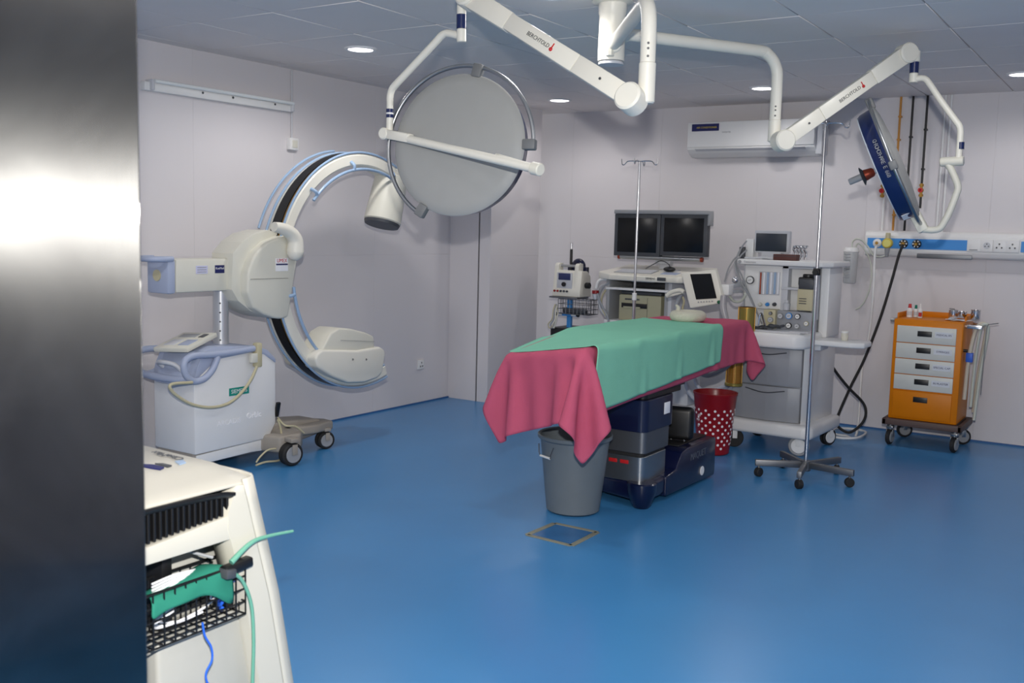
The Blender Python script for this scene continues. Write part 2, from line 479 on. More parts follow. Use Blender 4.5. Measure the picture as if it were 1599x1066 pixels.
# ---------------------------------------------------------------- surgical lights on one ceiling column
HX, HY = -2.435, 4.6
LR = thing('surgical_light', 'cream twin-arm surgical light hanging from the ceiling with two big round lamp heads', 'surgical light', (HX, HY, ZC - 0.001))
g = G()
g.lathe([(0, 0), (.10, 0), (.105, -.012), (.072, -.02), (.070, -.07), (.066, -.075), (.066, -.19), (.0675, -.192), (.0675, -.30), (0, -.31)][::-1], (HX, HY, ZC - .001), seg=40)
g.obj('ceiling_column', M_cream, LR)
G().lathe([(.06, -.303), (.064, -.31), (.064, -.318), (.0, -.318)], (HX, HY, ZC - .001)).obj('column_cap', M_lgrey, LR)
G().cyl((HX + .03, HY - .07, 2.47), (HX + .03, HY - .07, 2.53), .022, seg=8, bev=.004).obj('cover_plate', M_offw, LR)

def ext_arm(top_z, vx, vy, zbot, col_top):
    d = Vector((vx - HX, vy - HY, 0)).normalized()
    st = Vector((HX, HY, top_z)) + d * 0.06
    pts = [st, st + d * .25]
    e = Vector((vx, vy, top_z)); R = .13
    pts += [e - d * (R * 1.15)]
    for k in range(1, 6):
        t = k / 6 * PI / 2
        pts.append(e - d * R + d * R * math.sin(t) + Vector((0, 0, -R + R * math.cos(t))))
    pts += [e + Vector((0, 0, -R * 1.1)), Vector((vx, vy, col_top))]
    G().tube(pts, .031, seg=20, smooth=4).obj('extension_arm', M_cream, LR)
    G().cyl(st - d * .012, st + d * .03, .042, seg=24, bev=.006).obj('arm_socket', M_cream, LR)
    g = G(); g.cyl((vx, vy, col_top + .002), (vx, vy, zbot), .034, seg=24, bev=.006)
    c = g.obj('elbow_sleeve', M_cream, LR)
    for dz in (.07, .05, .02):
        n = (Vector((0, 0, 0)) - Vector((vx, vy, 0))).normalized()
        p = Vector((vx, vy, col_top + dz)) + n * .030
        G().cyl(p, p + n * .004, .005, seg=10).obj('screw', M_dgrey, LR)

def spring_arm(A, B, side, txt):
    A, B, side = V(A), V(B), V(side).normalized()
    d = (B - A).normalized(); side = (side - d * side.dot(d)).normalized(); L = (B - A).length
    up = side.cross(d); up = up if up.z > 0 else -up
    g = G()
    g.bar(A + d * .02, A + d * L * .30, .055, .082, up=up, w2=.055, h2=.080, bev=.006)
    g.bar(A + d * L * .30, A + d * L * .72, .055, .080, up=up, w2=.055, h2=.078, bev=.006)
    g.bar(A + d * L * .72, B - d * .02, .055, .086, up=up, w2=.055, h2=.096, bev=.006)
    o = g.obj('spring_arm', M_cream, LR)
    for P, r_ in ((A, .058), (B, .056)):
        G().cyl(P - side * .042, P + side * .046, r_, seg=32, bev=.008).obj('joint_cap', M_cream, LR)
    q = A + d * .17 + side * .029; G().cyl(q, q + side * .003, .006, seg=10).obj('screw', M_dgrey, LR)
    # printing on the side that faces into the room
    rt = d if d.dot(Vector((.84, .55, 0))) > 0 else -d
    m = A.lerp(B, .52) + side * .0285
    g = G().text('BERCHTOLD', m, rt, up, .026, align='CENTER'); g.obj('lettering', M_dgrey, o)
    m2 = m + rt * .092
    g = G(); g.sph(m2 - up * .006, .009, sc=(1, 1, 1), seg=10); g.bar(m2 + up * .002, m2 + up * .022, .004, .006, up=side)
    g.obj('emblem', M_red, o)
    return d, up

def lamp_head(C, nb, right, r, ring_deg, clips, sticker=None, label=None, text=None):
    """round lamp head; nb = outward normal of the back cover"""
    C = V(C); nb = V(nb).normalized()
    R = frame_from_z(nb, right); X = R @ Vector((1, 0, 0)); Y = R @ Vector((0, 1, 0))
    P = lambda deg, rad, z=0: C + (X * math.cos(math.radians(deg)) + Y * math.sin(math.radians(deg))) * rad + nb * z
    h = thing_part = G().lathe([(0, .024), (r * .5, .021), (r * .85, .011), (r * .975, .001), (r, -.008), (r * .985, -.016), (0, -.016)], C, nb, 72).obj('lamp_head', mat('lamp_cover_grey', (150, 151, 150), rough=.55), LR, label=label)
    G().lathe([(r * .97, -.014), (r * .985, -.016), (r * .955, -.088), (r * .93, -.10), (r * .90, -.10)], C, nb, 72).obj('housing_band', M_navy, h)
    G().lathe([(0, -.096), (r * .93, -.098), (r * .93, -.105), (0, -.11)][::-1], C, nb, 64).obj('lamp_glass', M_lens, h)
    a0, a1 = ring_deg; n = 44
    pts = [P(a0 + (a1 - a0) * k / n, r * 1.115, -.012) for k in range(n + 1)]
    G().tube(pts, .0105, seg=12, smooth=2).obj('handrail', M_steel, h)
    for a in clips:
        g = G(); g.bar(P(a, r * .965, -.012), P(a, r * 1.155, -.012), .05, .042, up=nb, bev=.007)
        g.obj('rail_bracket', mat('bracket_grey', (108, 110, 112), rough=.5), h)
    # sterile handle on the light side
    g = G(); g.lathe([(0, -.105), (.018, -.105), (.020, -.12), (.014, -.13)][::-1], C, nb, 20); g.obj('handle_socket', M_white, h)
    g = G(); g.lathe([(.013, -.128), (.026, -.14), (.03, -.165), (.034, -.185), (.0, -.186)][::-1], C, nb, 24); g.obj('handle_hub', M_copper, h)
    g = G(); g.lathe([(.0, -.184), (.03, -.186), (.052, -.198), (.056, -.202), (.052, -.204), (0, -.194)][::-1], C, nb, 24)
    g.obj('handle_guard', M_dgrey, h)
    g = G(); g.lathe([(0, -.195), (.020, -.195), (.019, -.275), (.016, -.28), (0, -.28)][::-1], C, nb, 20); g.obj('handle', M_grey, h)
    if text:
        aa, word = text
        pr = r * .968
        for i, ch in enumerate(word):
            if ch == ' ': continue
            a = aa[0] + (aa[1] - aa[0]) * i / (len(word) - 1)
            n_ = (P(a, 1) - C).normalized(); tg = (P(a + 1, 1) - P(a, 1)).normalized()
            G().text(ch, P(a, pr + .006, -.055), -tg * (1 if aa[1] < aa[0] else -1), (nb), .030).obj('lettering', M_grey, h)
    if sticker:
        a = sticker; n_ = (P(a, 1) - C).normalized(); tg = (P(a + 1, 1) - P(a, 1)).normalized()
        G().bar(P(a - 7, r * .965 + .002, -.055), P(a + 7, r * .965 + .002, -.055), .003, .06, up=nb).obj('rating_sticker', M_paper, h)
    return h

CAMP = Vector((0, 0, 1.6))
CR = Vector((.8368, .5469, .0253)); CU = Vector((-.0816, .0789, .9935))   # rightwards and upwards seen from the doorway
# --- left lamp
v1 = V((-1.794, 3.700, 2.119))
ext_arm(2.53, v1.x, v1.y, 2.115, 2.275)
A = V((-1.839, 3.660, 2.129)); B = V((-2.789, 3.860, 2.659))
sd = Vector((.54, -.83, -.1))
d1, u1 = spring_arm(A, B, sd, True)
c3 = V((-2.861, 3.900, 2.633))
g = G(); g.cyl((c3.x, c3.y, c3.z + .08), V((-2.862, 3.900, 2.596)), .0225, seg=20); g.obj('swivel', M_cream, LR)
g = G(); g.cyl(V((-2.862, 3.900, 2.596)), V((-2.861, 3.900, 2.531)), .0232, seg=20); g.obj('swivel_band', M_navy, LR)
g = G(); g.cyl(V((-2.861, 3.900, 2.531)), V((-2.859, 3.900, 2.470)), .0225, seg=20, bev=.003); g.obj('swivel', M_cream, LR)
yk = [(-2.858, 3.900, 2.496), (-2.915, 3.900, 2.512), (-2.949, 3.900, 2.518), (-2.979, 3.900, 2.509), (-3.013, 3.900, 2.482), (-3.128, 3.900, 2.394), (-3.239, 3.900, 2.309), (-3.279, 3.900, 2.274), (-3.291, 3.900, 2.237), (-3.290, 3.900, 2.197), (-3.291, 3.900, 2.075)]
G().tube(yk, .0175, seg=14, smooth=5).obj('yoke', M_cream, LR)
a = V((-3.291, 3.900, 2.181)); b = V((-3.291, 3.900, 2.138))
G().cyl(a, b, .0185, seg=18).obj('yoke_band', M_navy, LR)
G().cyl(a.lerp(b, .42), a.lerp(b, .62), .0188, seg=18).obj('yoke_band', M_white, LR)
k0 = V((-3.313, 3.900, 2.060)); k1 = V((-3.133, 3.870, 2.030)); k2 = V((-2.296, 3.720, 1.861))
G().cyl(k0 + Vector((0, -.03, -.0)), k0 + Vector((0, .03, 0)), .030, seg=24, bev=.006).obj('knuckle', M_cream, LR)
G().bar(k0, k1, .045, .046, bev=.008).obj('knuckle_arm', M_cream, LR)
G().tube([k0.lerp(k2, .1), k2], .0205, seg=16, smooth=0).obj('cross_bar', M_cream, LR)
G().cyl(k2 + (k2 - k0).normalized() * -.045, k2 + (k2 - k0).normalized() * .006, .028, seg=20, bev=.004).obj('end_cap', M_offw, LR)
Cd = V((-2.920, 3.970, 2.003))
t = (CAMP - Cd).normalized()
sdv = -CR * .88 + CU * .42; sdv = (sdv - t * sdv.dot(t)).normalized()
nb = (t * math.cos(math.radians(27)) + sdv * math.sin(math.radians(27))).normalized()
hd = lamp_head(Cd, nb, CR, .345, (-4, 238), (74, -4, 168, 237), label='large round lamp head seen from its plain grey back, crossed by a bar')
# pivot posts that carry the head from the bar
for p in (k2, k0):
    q = Cd + (p - Cd).normalized() * .33
    G().bar(p, q - nb * .02, .03, .03, bev=.006).obj('pivot_post', M_offw, LR)

# --- right lamp
v2 = V((-1.878, 5.500, 2.178))
ext_arm(2.60, v2.x, v2.y, 2.12, 2.24)
A = V((-1.815, 5.460, 2.121)); B = V((-1.313, 5.980, 2.631))
spring_arm(A, B, Vector((.54, -.83, -.1)), False)
y2 = 6.0
G().cyl(V(Py(1429, 79, y2)), V(Py(1428, 97, y2)), .030, seg=20, bev=.005).obj('swivel', M_cream, LR)
G().bar(V(Py(1415, 88, y2)), V(Py(1428, 90, y2)), .04, .05, bev=.004).obj('swivel_bracket', M_cream, LR)
G().cyl(V(Py(1428, 97, y2)), V(Py(1427, 114, y2)), .0245, seg=20).obj('swivel_band', M_navy, LR)
G().cyl(V(Py(1427, 114, y2)), V(Py(1426, 129, y2)), .024, seg=20, bev=.003).obj('swivel', M_cream, LR)
G().tube([(-1.267, 6.000, 2.491), (-1.230, 6.000, 2.496), (-1.203, 6.000, 2.487), (-1.177, 6.000, 2.455), (-1.115, 6.000, 2.365), (-1.035, 6.000, 2.258), (-1.014, 6.000, 2.229), (-1.005, 6.000, 2.195), (-1.004, 6.000, 2.139), (-1.005, 6.000, 2.056)], .0175, seg=14, smooth=5).obj('yoke', M_cream, LR)
G().cyl(V(Py(1500.5, 222, y2)), V(Py(1500, 233, y2)), .0183, seg=18).obj('yoke_band', M_navy, LR)
G().cyl(V(Py(1468, 253, y2)), V(Py(1505, 251, y2)), .026, seg=20, bev=.005).obj('knuckle', M_offw, LR)
G().tube([(-1.058, 6.000, 2.022), (-1.036, 6.000, 1.987), (-1.006, 6.000, 1.924), (-0.997, 6.000, 1.889), (-1.004, 6.000, 1.854), (-1.033, 6.000, 1.756), (-1.062, 6.000, 1.689), (-1.080, 6.000, 1.667), (-1.113, 6.000, 1.659), (-1.168, 6.000, 1.662)], .019, seg=14, smooth=5).obj('yoke_lower', M_offw, LR)
G().bar(V(Py(1443, 361, y2)), V(Py(1428, 333, y2)), .045, .06, bev=.01).obj('pivot_post', M_offw, LR)
Cd = V(Py(1401, 252, y2))
t = (CAMP - Cd).normalized()
inpl = (CR * 197 + CU * 85); inpl = (inpl - t * inpl.dot(t)).normalized()
nb = (inpl * math.cos(math.radians(2)) + t * math.sin(math.radians(2))).normalized()
axs = (CU * 197 - CR * 85).normalized()
hd = lamp_head(Cd, nb, axs, .34, (8, 180), (0, 92), sticker=128 + 30, label='large round lamp head seen almost edge-on with navy band and centre handle',
               text=((64, 100), 'CHROMOPHARE E 668'))

# ---------------------------------------------------------------- air conditioner
r = thing('air_conditioner', 'white split air conditioner mounted high on the back wall', 'air conditioner', (-3.12, YB - .1, 2.29))
prof = [(YB - .002, 2.60), (YB - .17, 2.60), (YB - .205, 2.585), (YB - .215, 2.40), (YB - .21, 2.355), (YB - .17, 2.325), (YB - .1, 2.295), (YB - .002, 2.29)]
G().prism(prof, 'x', -3.70, -2.55, .008).obj('casing', M_white, r)
G().bx(-3.695, -2.555, YB - .222, YB - .214, 2.375, 2.592, .004).obj('front_panel', M_white, r)
G().bar((-3.62, YB - .188, 2.343), (-2.63, YB - .188, 2.343), .085, .006, up=(0, -.4, -1), bev=.002).obj('louvre', M_lgrey, r)
s = G(); s.bx(-3.655, -3.40, YB - .2245, YB - .2215, 2.515, 2.578); st = s.obj('sticker', M_navytext, r)
G().text('AIR CONDITIONER', (-3.515, YB - .2255, 2.545), (1, 0, 0), (0, 0, 1), .022).obj('lettering', M_yel, st)
G().text('INVERTER', (-3.33, YB - .223, 2.50), (1, 0, 0), (0, 0, 1), .018).obj('lettering', M_grey, r)
G().bx(-2.553, -2.50, YB - .18, YB - .002, 2.30, 2.59, .006).obj('end_cover', M_lgrey, r)
r = thing('wall_isolator', 'small white isolator switch with red rocker beside the air conditioner', 'switch', (-2.540, 8.700, 2.480))
c = V((-2.540, 8.700, 2.480))
G().box(c, (.085, .03, .085), .005).obj('box', M_white, r)
G().box(c + Vector((0, -.017, 0)), (.022, .008, .036), .003).obj('rocker', M_red, r)

# ---------------------------------------------------------------- gas pipes on the back wall
yp = YB - .03
def pipe(name, label, pts, m, group, rad=.009):
    P = [V(p) for p in pts]
    r = thing(name, label, 'pipe', P[-1], group)
    G().tube(P, rad, seg=10, smooth=0).obj('pipe', m, r)
    for q in (.3, .65):
        k = P[0].lerp(P[1], q)
        G().bx(k.x - rad * 1.5, k.x + rad * 1.5, yp - rad, YB - .001, k.z - .007, k.z + .007, .002).obj('pipe_clip', m, r)
    return r
def vert(px, x2, y0, y1, z=None):
    pass
top = ZC - .003
xa = V((-1.922, 8.685, 2.722)); za = V((-1.914, 8.685, 2.217))
pipe('gas_pipe', 'thin ochre gas pipe dropping from the ceiling behind the right lamp head', [(xa.x, yp, top), (xa.x, yp, za.z + .012), (xa.x + .012, yp, za.z), (xa.x + .05, yp, za.z)], M_pyel, 'gas pipes')
xb = V((-1.919, 8.685, 1.831)); 
pipe('gas_pipe', 'ochre gas pipe running up out of the bed-head panel, behind the lamp head bottom', [(xb.x, yp, V((-1.918, 8.685, 2.040)).z), (xb.x, yp, 1.675)], M_pyel, 'gas pipes')
xc = V((-1.828, 8.685, 2.503))
pipe('gas_pipe', 'left of the two black gas pipes coming down the back wall', [(xc.x, yp, top), (xc.x, yp, 1.675)], M_black, 'gas pipes')
xd = V((-1.718, 8.685, 2.398))
rr = pipe('gas_pipe', 'right of the two black gas pipes, with a brass valve at its foot', [(xd.x, yp, top), (xd.x, yp, V((-1.716, 8.685, 1.859)).z)], M_black, 'gas pipes')
def valve(px, py, lab):
    c = V(Py(px, py, 8.685))
    r = thing('gas_valve', lab, 'valve', c)
    g = G(); g.cyl(c + Vector((0, 0, -.055)), c + Vector((0, 0, .055)), .011, seg=8)
    g.cyl(c + Vector((0, 0, .032)), c + Vector((0, 0, .05)), .018, seg=6); g.cyl(c - Vector((0, 0, .032)), c - Vector((0, 0, .05)), .018, seg=6)
    g.sph(c, .02); g.obj('body', M_brass, r)
    g = G(); g.cyl(c + Vector((0, -.03, 0)), c + Vector((0, -.04, 0)), .02, seg=8); g.cyl(c, c + Vector((0, -.04, 0)), .006, seg=8); g.obj('handwheel', M_red, r)
valve(1378, 298, 'brass gas valve with red handwheel left of the lamp head, above the panel')
valve(1438.5, 297, 'brass gas valve with red handwheel at the foot of the right black pipe')
for px, lab in ((1380.5, 'thin white pipe rising from the left end of the bed-head panel, below the brass valve'),
                (1464, 'thin white conduit on the back wall, left of a close pair'), (1473, 'thin white conduit on the back wall, right of a close pair')):
    x = V(Py(px - (2 if px < 1400 else 0), 330, 8.69)).x
    zt = V(Py(px, 305, 8.69)).z if px < 1400 else top
    G().cyl((x, YB - .013, 1.672), (x, YB - .013, zt), .009, seg=10).obj('wall_conduit', M_white, None, lab, 'pipe', 'white conduits')

# ---------------------------------------------------------------- bed-head panel
xL = V((-2.119, 8.620, 1.578)).x; xR = 0.9
r = thing('bedhead_panel', 'long white and blue medical gas and socket panel on the back wall', 'wall panel', ((xL + xR) / 2, 8.66, 1.46))
prof = [(YB - .002, 1.672), (YB - .06, 1.672), (YB - .085, 1.66), (YB - .1, 1.63), (YB - .1, 1.51), (YB - .085, 1.475), (YB - .06, 1.463), (YB - .002, 1.463)]
G().prism(prof, 'x', xL, xR, .004).obj('trunking', M_white, r)
x1 = V((-1.329, 8.615, 1.560)).x
G().bx(xL + .02, x1, YB - .1035, YB - .0995, 1.528, 1.610).obj('blue_strip', M_blue, r)
G().bx(V((-0.951, 8.615, 1.547)).x, xR, YB - .1035, YB - .0995, 1.528, 1.610).obj('blue_strip', M_blue, r)
G().bx(V((-1.705, 8.630, 1.481)).x, V((-1.293, 8.630, 1.485)).x, YB - .094, YB - .072, 1.458, 1.495, .002).obj('lamp_recess', M_dsteel, r)
for i, px in enumerate((1520.5, 1541, 1560.5, 1581)):
    c = V(Py(px, 385, 8.613)); c.z = 1.572
    pl = G().box(c, (.098, .012, .098), .004).obj('socket_plate', M_white, r)
    if i == 0: G().box(c + Vector((0, -.007, -.036)), (.06, .003, .008), .001).obj('marking', M_grey, pl)
    elif i == 1:
        G().cyl(c + Vector((0, -.004, 0)), c + Vector((0, -.008, 0)), .026, seg=20).obj('socket_face', M_lgrey, pl)
        for dx, dz in ((0, .012), (-.012, -.006), (.012, -.006)): G().box(c + Vector((dx, -.009, dz)), (.008, .002, .008)).obj('slot', M_dgrey, pl)
    else:
        for dx, dz in ((0, .014), (-.018, -.014), (.018, -.014)): G().box(c + Vector((dx, -.007, dz)), (.010, .003, .012)).obj('slot', M_dgrey, pl)
def outlet(px, m1, m2):
    c = V(Py(px, 381, 8.613)); c.z = 1.569
    g = G(); g.lathe([(0, .022), (.02, .022), (.026, .016), (.034, .012), (.036, 0), (0, 0)][::-1], c, (0, -1, 0), 24); o = g.obj('gas_outlet', m1, r)
    G().cyl(c + Vector((0, -.02, 0)), c + Vector((0, -.032, 0)), .013, seg=14).obj('outlet_core', m2, o)
    if m1 is M_black:
        for k in range(6):
            a_ = k * PI / 3
            q = c + Vector((math.cos(a_) * .024, -.02, math.sin(a_) * .024)); G().sph(q, .007, seg=8).obj('outlet_stud', M_white, o)
outlet(1370, M_white, M_brass); outlet(1411, M_black, M_brass); outlet(1431.5, M_black, M_brass)
c = V((-1.932, 8.590, 1.568)); c.z = 1.57
r2 = thing('vacuum_regulator', 'yellow-faced vacuum regulator plugged into the left end of the bed-head panel', 'regulator', (c.x, c.y, 1.45))
G().cyl(c + Vector((0, .032, 0)), c + Vector((0, -.03, 0)), .040, seg=24, bev=.006).obj('gauge_body', M_yel, r2)
G().cyl(c + Vector((0, -.028, 0)), c + Vector((0, -.034, 0)), .030, seg=24).obj('dial', mat('pale_yellow_dial', (220, 212, 120), rough=.3), r2)
G().cyl(c + Vector((0, 0, .035)), c + Vector((0, 0, .085)), .02, seg=14, bev=.004).obj('knob', M_beige, r2)
G().cyl(c + Vector((0, 0, -.036)), c + Vector((0, 0, -.11)), .022, .014, seg=14, bev=.003).obj('filter_cup', M_grey, r2)
# suction jar
c = V((-2.227, 8.620, 1.377))
r = thing('suction_jar', 'clear ribbed suction jar with white lid hanging on the wall left of the bed-head panel', 'suction jar', (c.x, c.y, c.z - .16))
G().lathe([(0, -.15), (.045, -.15), (.052, -.14), (.06, .11), (.056, .11), (.048, -.135), (0, -.14)], c, seg=32).obj('jar', mat('frosted_jar', (214, 216, 218), rough=.25, trans=.25), r)
for k in range(9):
    z_ = -.10 + k * .024
    G().box(c + Vector((-.012, -.058, z_)), (.05, .004, .009)).obj('scale_mark', M_grey, r)
G().cyl(c + Vector((0, 0, .108)), c + Vector((0, 0, .15)), .064, .056, seg=32, bev=.006).obj('lid', M_white, r)
G().bx(c.x - .03, c.x + .03, c.y + .055, YB - .001, c.z - .02, c.z + .12, .004).obj('wall_bracket', M_lgrey, r)
G().tube([(-2.215, 8.600, 1.522), (-2.217, 8.600, 1.570), (-2.188, 8.600, 1.598), (-2.140, 8.600, 1.588), (-2.085, 8.600, 1.532), (-2.045, 8.600, 1.470), (-1.988, 8.600, 1.456), (-1.938, 8.600, 1.473), (-1.930, 8.600, 1.505)], .007, seg=10).obj('suction_tube', M_hose, None, 'translucent tube looping from the suction jar lid to the yellow regulator', 'tube')
G().tube([(-2.203, 8.620, 1.512), (-2.175, 8.620, 1.561), (-2.125, 8.620, 1.520), (-2.073, 8.620, 1.431), (-2.051, 8.620, 1.326), (-2.058, 8.620, 1.192), (-2.093, 8.620, 1.083), (-2.131, 8.620, 1.027), (-2.162, 8.620, 1.009)], .0065, seg=10).obj('suction_tube', M_hose, None, 'long translucent tube hanging loose against the wall below the suction jar', 'tube')
G().tube([(-2.017, 8.570, 1.544), (-2.022, 8.570, 1.460), (-2.015, 8.570, 1.196), (-2.019, 8.570, 0.930), (-2.040, 8.570, 0.687), (-2.066, 8.570, 0.523)] + [(-2.012, 8.312, 0.020), (-2.059, 8.139, 0.020), (-2.171, 8.177, 0.020), (-2.200, 8.394, 0.020), (-2.068, 8.471, 0.020), (-1.959, 8.390, 0.020), (-1.955, 8.128, 0.020), (-2.051, 8.016, 0.020), (-2.175, 8.041, 0.020), (-2.207, 8.047, 0.020)], .010, seg=10).obj('gas_hose', M_white, None, 'white gas hose from the bed-head panel coiling onto the floor', 'hose')
G().tube([V((-1.811, 8.590, 1.561)), V((-1.825, 8.520, 1.467)), V((-1.851, 8.450, 1.261)), V((-1.906, 8.400, 0.974)), V((-1.998, 8.350, 0.631)), V((-2.074, 8.300, 0.418)), V((-2.149, 8.250, 0.177)), V((-2.125, 8.100, 0.112)), V((-2.025, 8.100, 0.057)), V((-1.930, 8.100, 0.137)), V((-1.901, 8.100, 0.228)), V((-1.931, 8.100, 0.312)), V((-2.022, 8.000, 0.432)), V((-2.102, 7.900, 0.562)), V((-2.143, 7.750, 0.699)), V((-2.148, 7.700, 0.772))], .011, seg=12).obj('gas_hose', M_rub, None, 'black gas hose looping from the bed-head panel to the anaesthesia machine', 'hose')

# ================================================================ C-ARM X-RAY MACHINE (along the left wall)
r = thing('c_arm_machine', 'white mobile C-arm X-ray machine with blue handrails along the left wall', 'x-ray machine', (-5.12, 4.6, 0.0))
XR = -4.95
body = [(4.046, 0.160), (4.042, 0.614), (4.137, 0.716), (4.228, 0.760), (4.502, 0.781), (4.618, 0.750), (4.721, 0.676), (4.720, 0.265), (4.656, 0.170)]
o = G().prism(body, 'x', -5.34, XR, .012).obj('cabinet', M_white, r)
G().prism([(4.066, 0.152), (4.656, 0.170), (4.662, 0.112), (4.599, 0.092), (4.515, 0.098), (4.070, 0.090)], 'x', -5.32, XR - .012, .006).obj('skirt', M_white, r)
# printing
c = V((-4.949, 4.399, 0.523)); RT = (0, 1, 0); UP = (0, 0, 1)
tg = G().box(c, (.003, .165, .05)).obj('brand_plate', M_teal, r)
G().text('SIEMENS', c + Vector((.002, 0, 0)), RT, UP, .036).obj('lettering', M_white, tg)
G().text('ARCADIS', V((-4.948, 4.315, 0.330)), RT, UP, .047, depth=.001).obj('lettering', mat('pale_print', (236, 236, 240), rough=.5), r)
G().text('Orbic', V((-4.948, 4.525, 0.346)), RT, UP, .054, depth=.0016).obj('lettering', M_paper, r)
# top deck, blue grey
G().prism([(4.038, 0.615), (4.063, 0.704), (4.114, 0.807), (4.199, 0.828), (4.541, 0.803), (4.642, 0.769), (4.716, 0.702), (4.716, 0.677), (4.613, 0.742), (4.497, 0.765), (4.223, 0.745), (4.097, 0.661)], 'x', -5.345, XR + .004, .004).obj('top_deck', M_bluegrey, r)
# rails
G().tube([(-4.925, 4.501, 0.792), (-4.925, 4.335, 0.785), (-4.925, 4.176, 0.783), (-4.925, 4.033, 0.788), (-4.925, 3.966, 0.771), (-4.925, 3.947, 0.730), (-4.925, 3.965, 0.673), (-4.925, 4.007, 0.637), (-4.925, 4.046, 0.629), (-4.925, 4.105, 0.642), (-4.925, 4.160, 0.684), (-4.925, 4.191, 0.734), (-4.925, 4.206, 0.768)], .021, seg=14, smooth=5).obj('handrail', M_bluegrey, r)
G().tube([V(p) + Vector((-.47, 0, 0)) for p in [(-4.925, 4.501, 0.792), (-4.925, 4.335, 0.785), (-4.925, 4.176, 0.783), (-4.925, 4.033, 0.788), (-4.925, 3.966, 0.771), (-4.925, 3.947, 0.730), (-4.925, 3.965, 0.673), (-4.925, 4.007, 0.637), (-4.925, 4.046, 0.629), (-4.925, 4.105, 0.642), (-4.925, 4.160, 0.684)]], .021, seg=14, smooth=5).obj('handrail', M_bluegrey, r)
y0 = V((-4.950, 4.042, 0.622)).y; zr = V((-4.950, 4.042, 0.630)).z
G().tube([(-4.95, y0 - .02, zr), (-5.1, y0 - .05, zr), (-5.25, y0 - .05, zr), (-5.40, y0 - .02, zr)], .024, seg=14).obj('handrail', M_bluegrey, r)
G().tube([(-5.03, y0 + .0, zr + .03), (-5.06, y0 - .05, zr + .09), (-5.13, y0 - .08, zr + .105), (-5.22, y0 - .05, zr + .09), (-5.2, y0 + .01, zr + .04)], .014, seg=12).obj('brake_handle', M_lgrey, r)
# sloped console and keypad
cc = V((-5.120, 4.120, 0.848))
Rk = Matrix.Rotation(math.radians(14), 3, 'X') @ Matrix.Rotation(math.radians(12), 3, 'Z')
G().prism([(cc.y - .14, cc.z - .25), (cc.y + .16, cc.z - .16), (cc.y + .12, cc.z - .03), (cc.y - .06, cc.z - .05)], 'x', -5.25, -5.02, .01).obj('console_base', M_bluegrey, r)
kp = G().box(cc, (.26, .30, .03), .006, R=Rk).obj('control_panel', M_offw, r)
for i, (dx, dy, sx, sy, m) in enumerate([(-.05, -.05, .08, .1, M_lgrey), (.06, -.05, .08, .1, M_bluegrey), (-.03, .08, .13, .06, M_grey), (.08, .08, .04, .06, M_dgrey)]):
    G().box(cc + Rk @ Vector((dx, dy, .016)), (sx, sy, .004), .001, R=Rk).obj('key_field', m, kp)
# hand switch and cable
hc = V((-4.920, 4.529, 0.743))
hs = G().bar(hc + Vector((0, .0, .085)), hc - Vector((0, 0, .075)), .045, .05, up=(1, 0, 0), bev=.01).obj('hand_switch', M_beige, r)
G().bar(hc + Vector((.012, -.045, .02)), hc + Vector((.012, -.045, -.04)), .05, .03, up=(1, 0, 0), bev=.004).obj('switch_holder', M_offw, r)
G().tube([(-4.900, 3.987, 0.630)] + [] + [(-4.885, 3.825, 0.639), (-4.885, 3.825, 0.600), (-4.885, 3.889, 0.546), (-4.885, 3.983, 0.494), (-4.885, 4.114, 0.461), (-4.885, 4.251, 0.467), (-4.885, 4.361, 0.523), (-4.885, 4.442, 0.600), (-4.885, 4.491, 0.679)], .010, seg=10).obj('hand_switch_cable', M_beige, r)
# column
cz = V((-5.150, 4.426, 0.804))
G().cyl((-5.15, cz.y, cz.z - .06), (-5.15, cz.y, 1.19),   .050, seg=32).obj('lift_column', mat('polished_column', (206, 208, 212), rough=.3, metal=.55), r)
G().cyl((-5.15, cz.y, cz.z - .03), (-5.15, cz.y, cz.z + .0), .075, seg=32, bev=.008).obj('column_collar', M_bluegrey, r)
for k in range(5):
    G().cyl((-5.12, cz.y - .030, .84 + k * .06), (-5.115, cz.y - .036, .84 + k * .06), .006, seg=8).obj('screw', M_dgrey, r)
# horizontal carriage
ya = V((-5.050, 3.997, 1.272)).y; yb = V((-5.050, 4.518, 1.260)).y
arm = G().bx(-5.25, -5.05, ya, yb, 1.165, 1.37, .012).obj('carriage', M_offw, r)
G().bx(-5.25, -5.05, ya - .06, ya - .001, 1.16, 1.365, .014, ).obj('carriage_end', M_bluegrey, r)
G().tube([(-5.235, ya - .02, 1.372), (-5.245, ya - .08, 1.372), (-5.21, ya - .135, 1.372), (-5.15, ya - .15, 1.372), (-5.09, ya - .135, 1.372), (-5.055, ya - .08, 1.372), (-5.06, ya - .02, 1.372)], .018, seg=12).obj('push_handle', M_bluegrey, r)
G().cyl((-5.15, ya - .058, 1.27), (-5.15, ya - .066, 1.27), .035, seg=20).obj('end_badge', M_beige, r)
c = V((-5.049, 4.333, 1.305)); tg = G().box(c, (.003, .075, .05)).obj('sticker', M_navytext, r)
G().text('KenMed', c + Vector((.002, 0, .005)), RT, UP, .02).obj('lettering', M_white, tg)
c = V((-5.049, 4.191, 1.304)); tg = G().box(c, (.003, .09, .05)).obj('sticker', mat('pale_lilac_label', (200, 200, 226), rough=.5), r)
for k in range(3): G().box(c + Vector((.002, 0, .014 - .014 * k)), (.001, .07, .004)).obj('text_line', M_grey, tg)
cr = V((-5.120, 4.463, 1.379)); G().cyl((cr.x, cr.y, 1.37), (cr.x, cr.y, 1.40), .022, .026, seg=18, bev=.004).obj('stop_button', M_red, r)
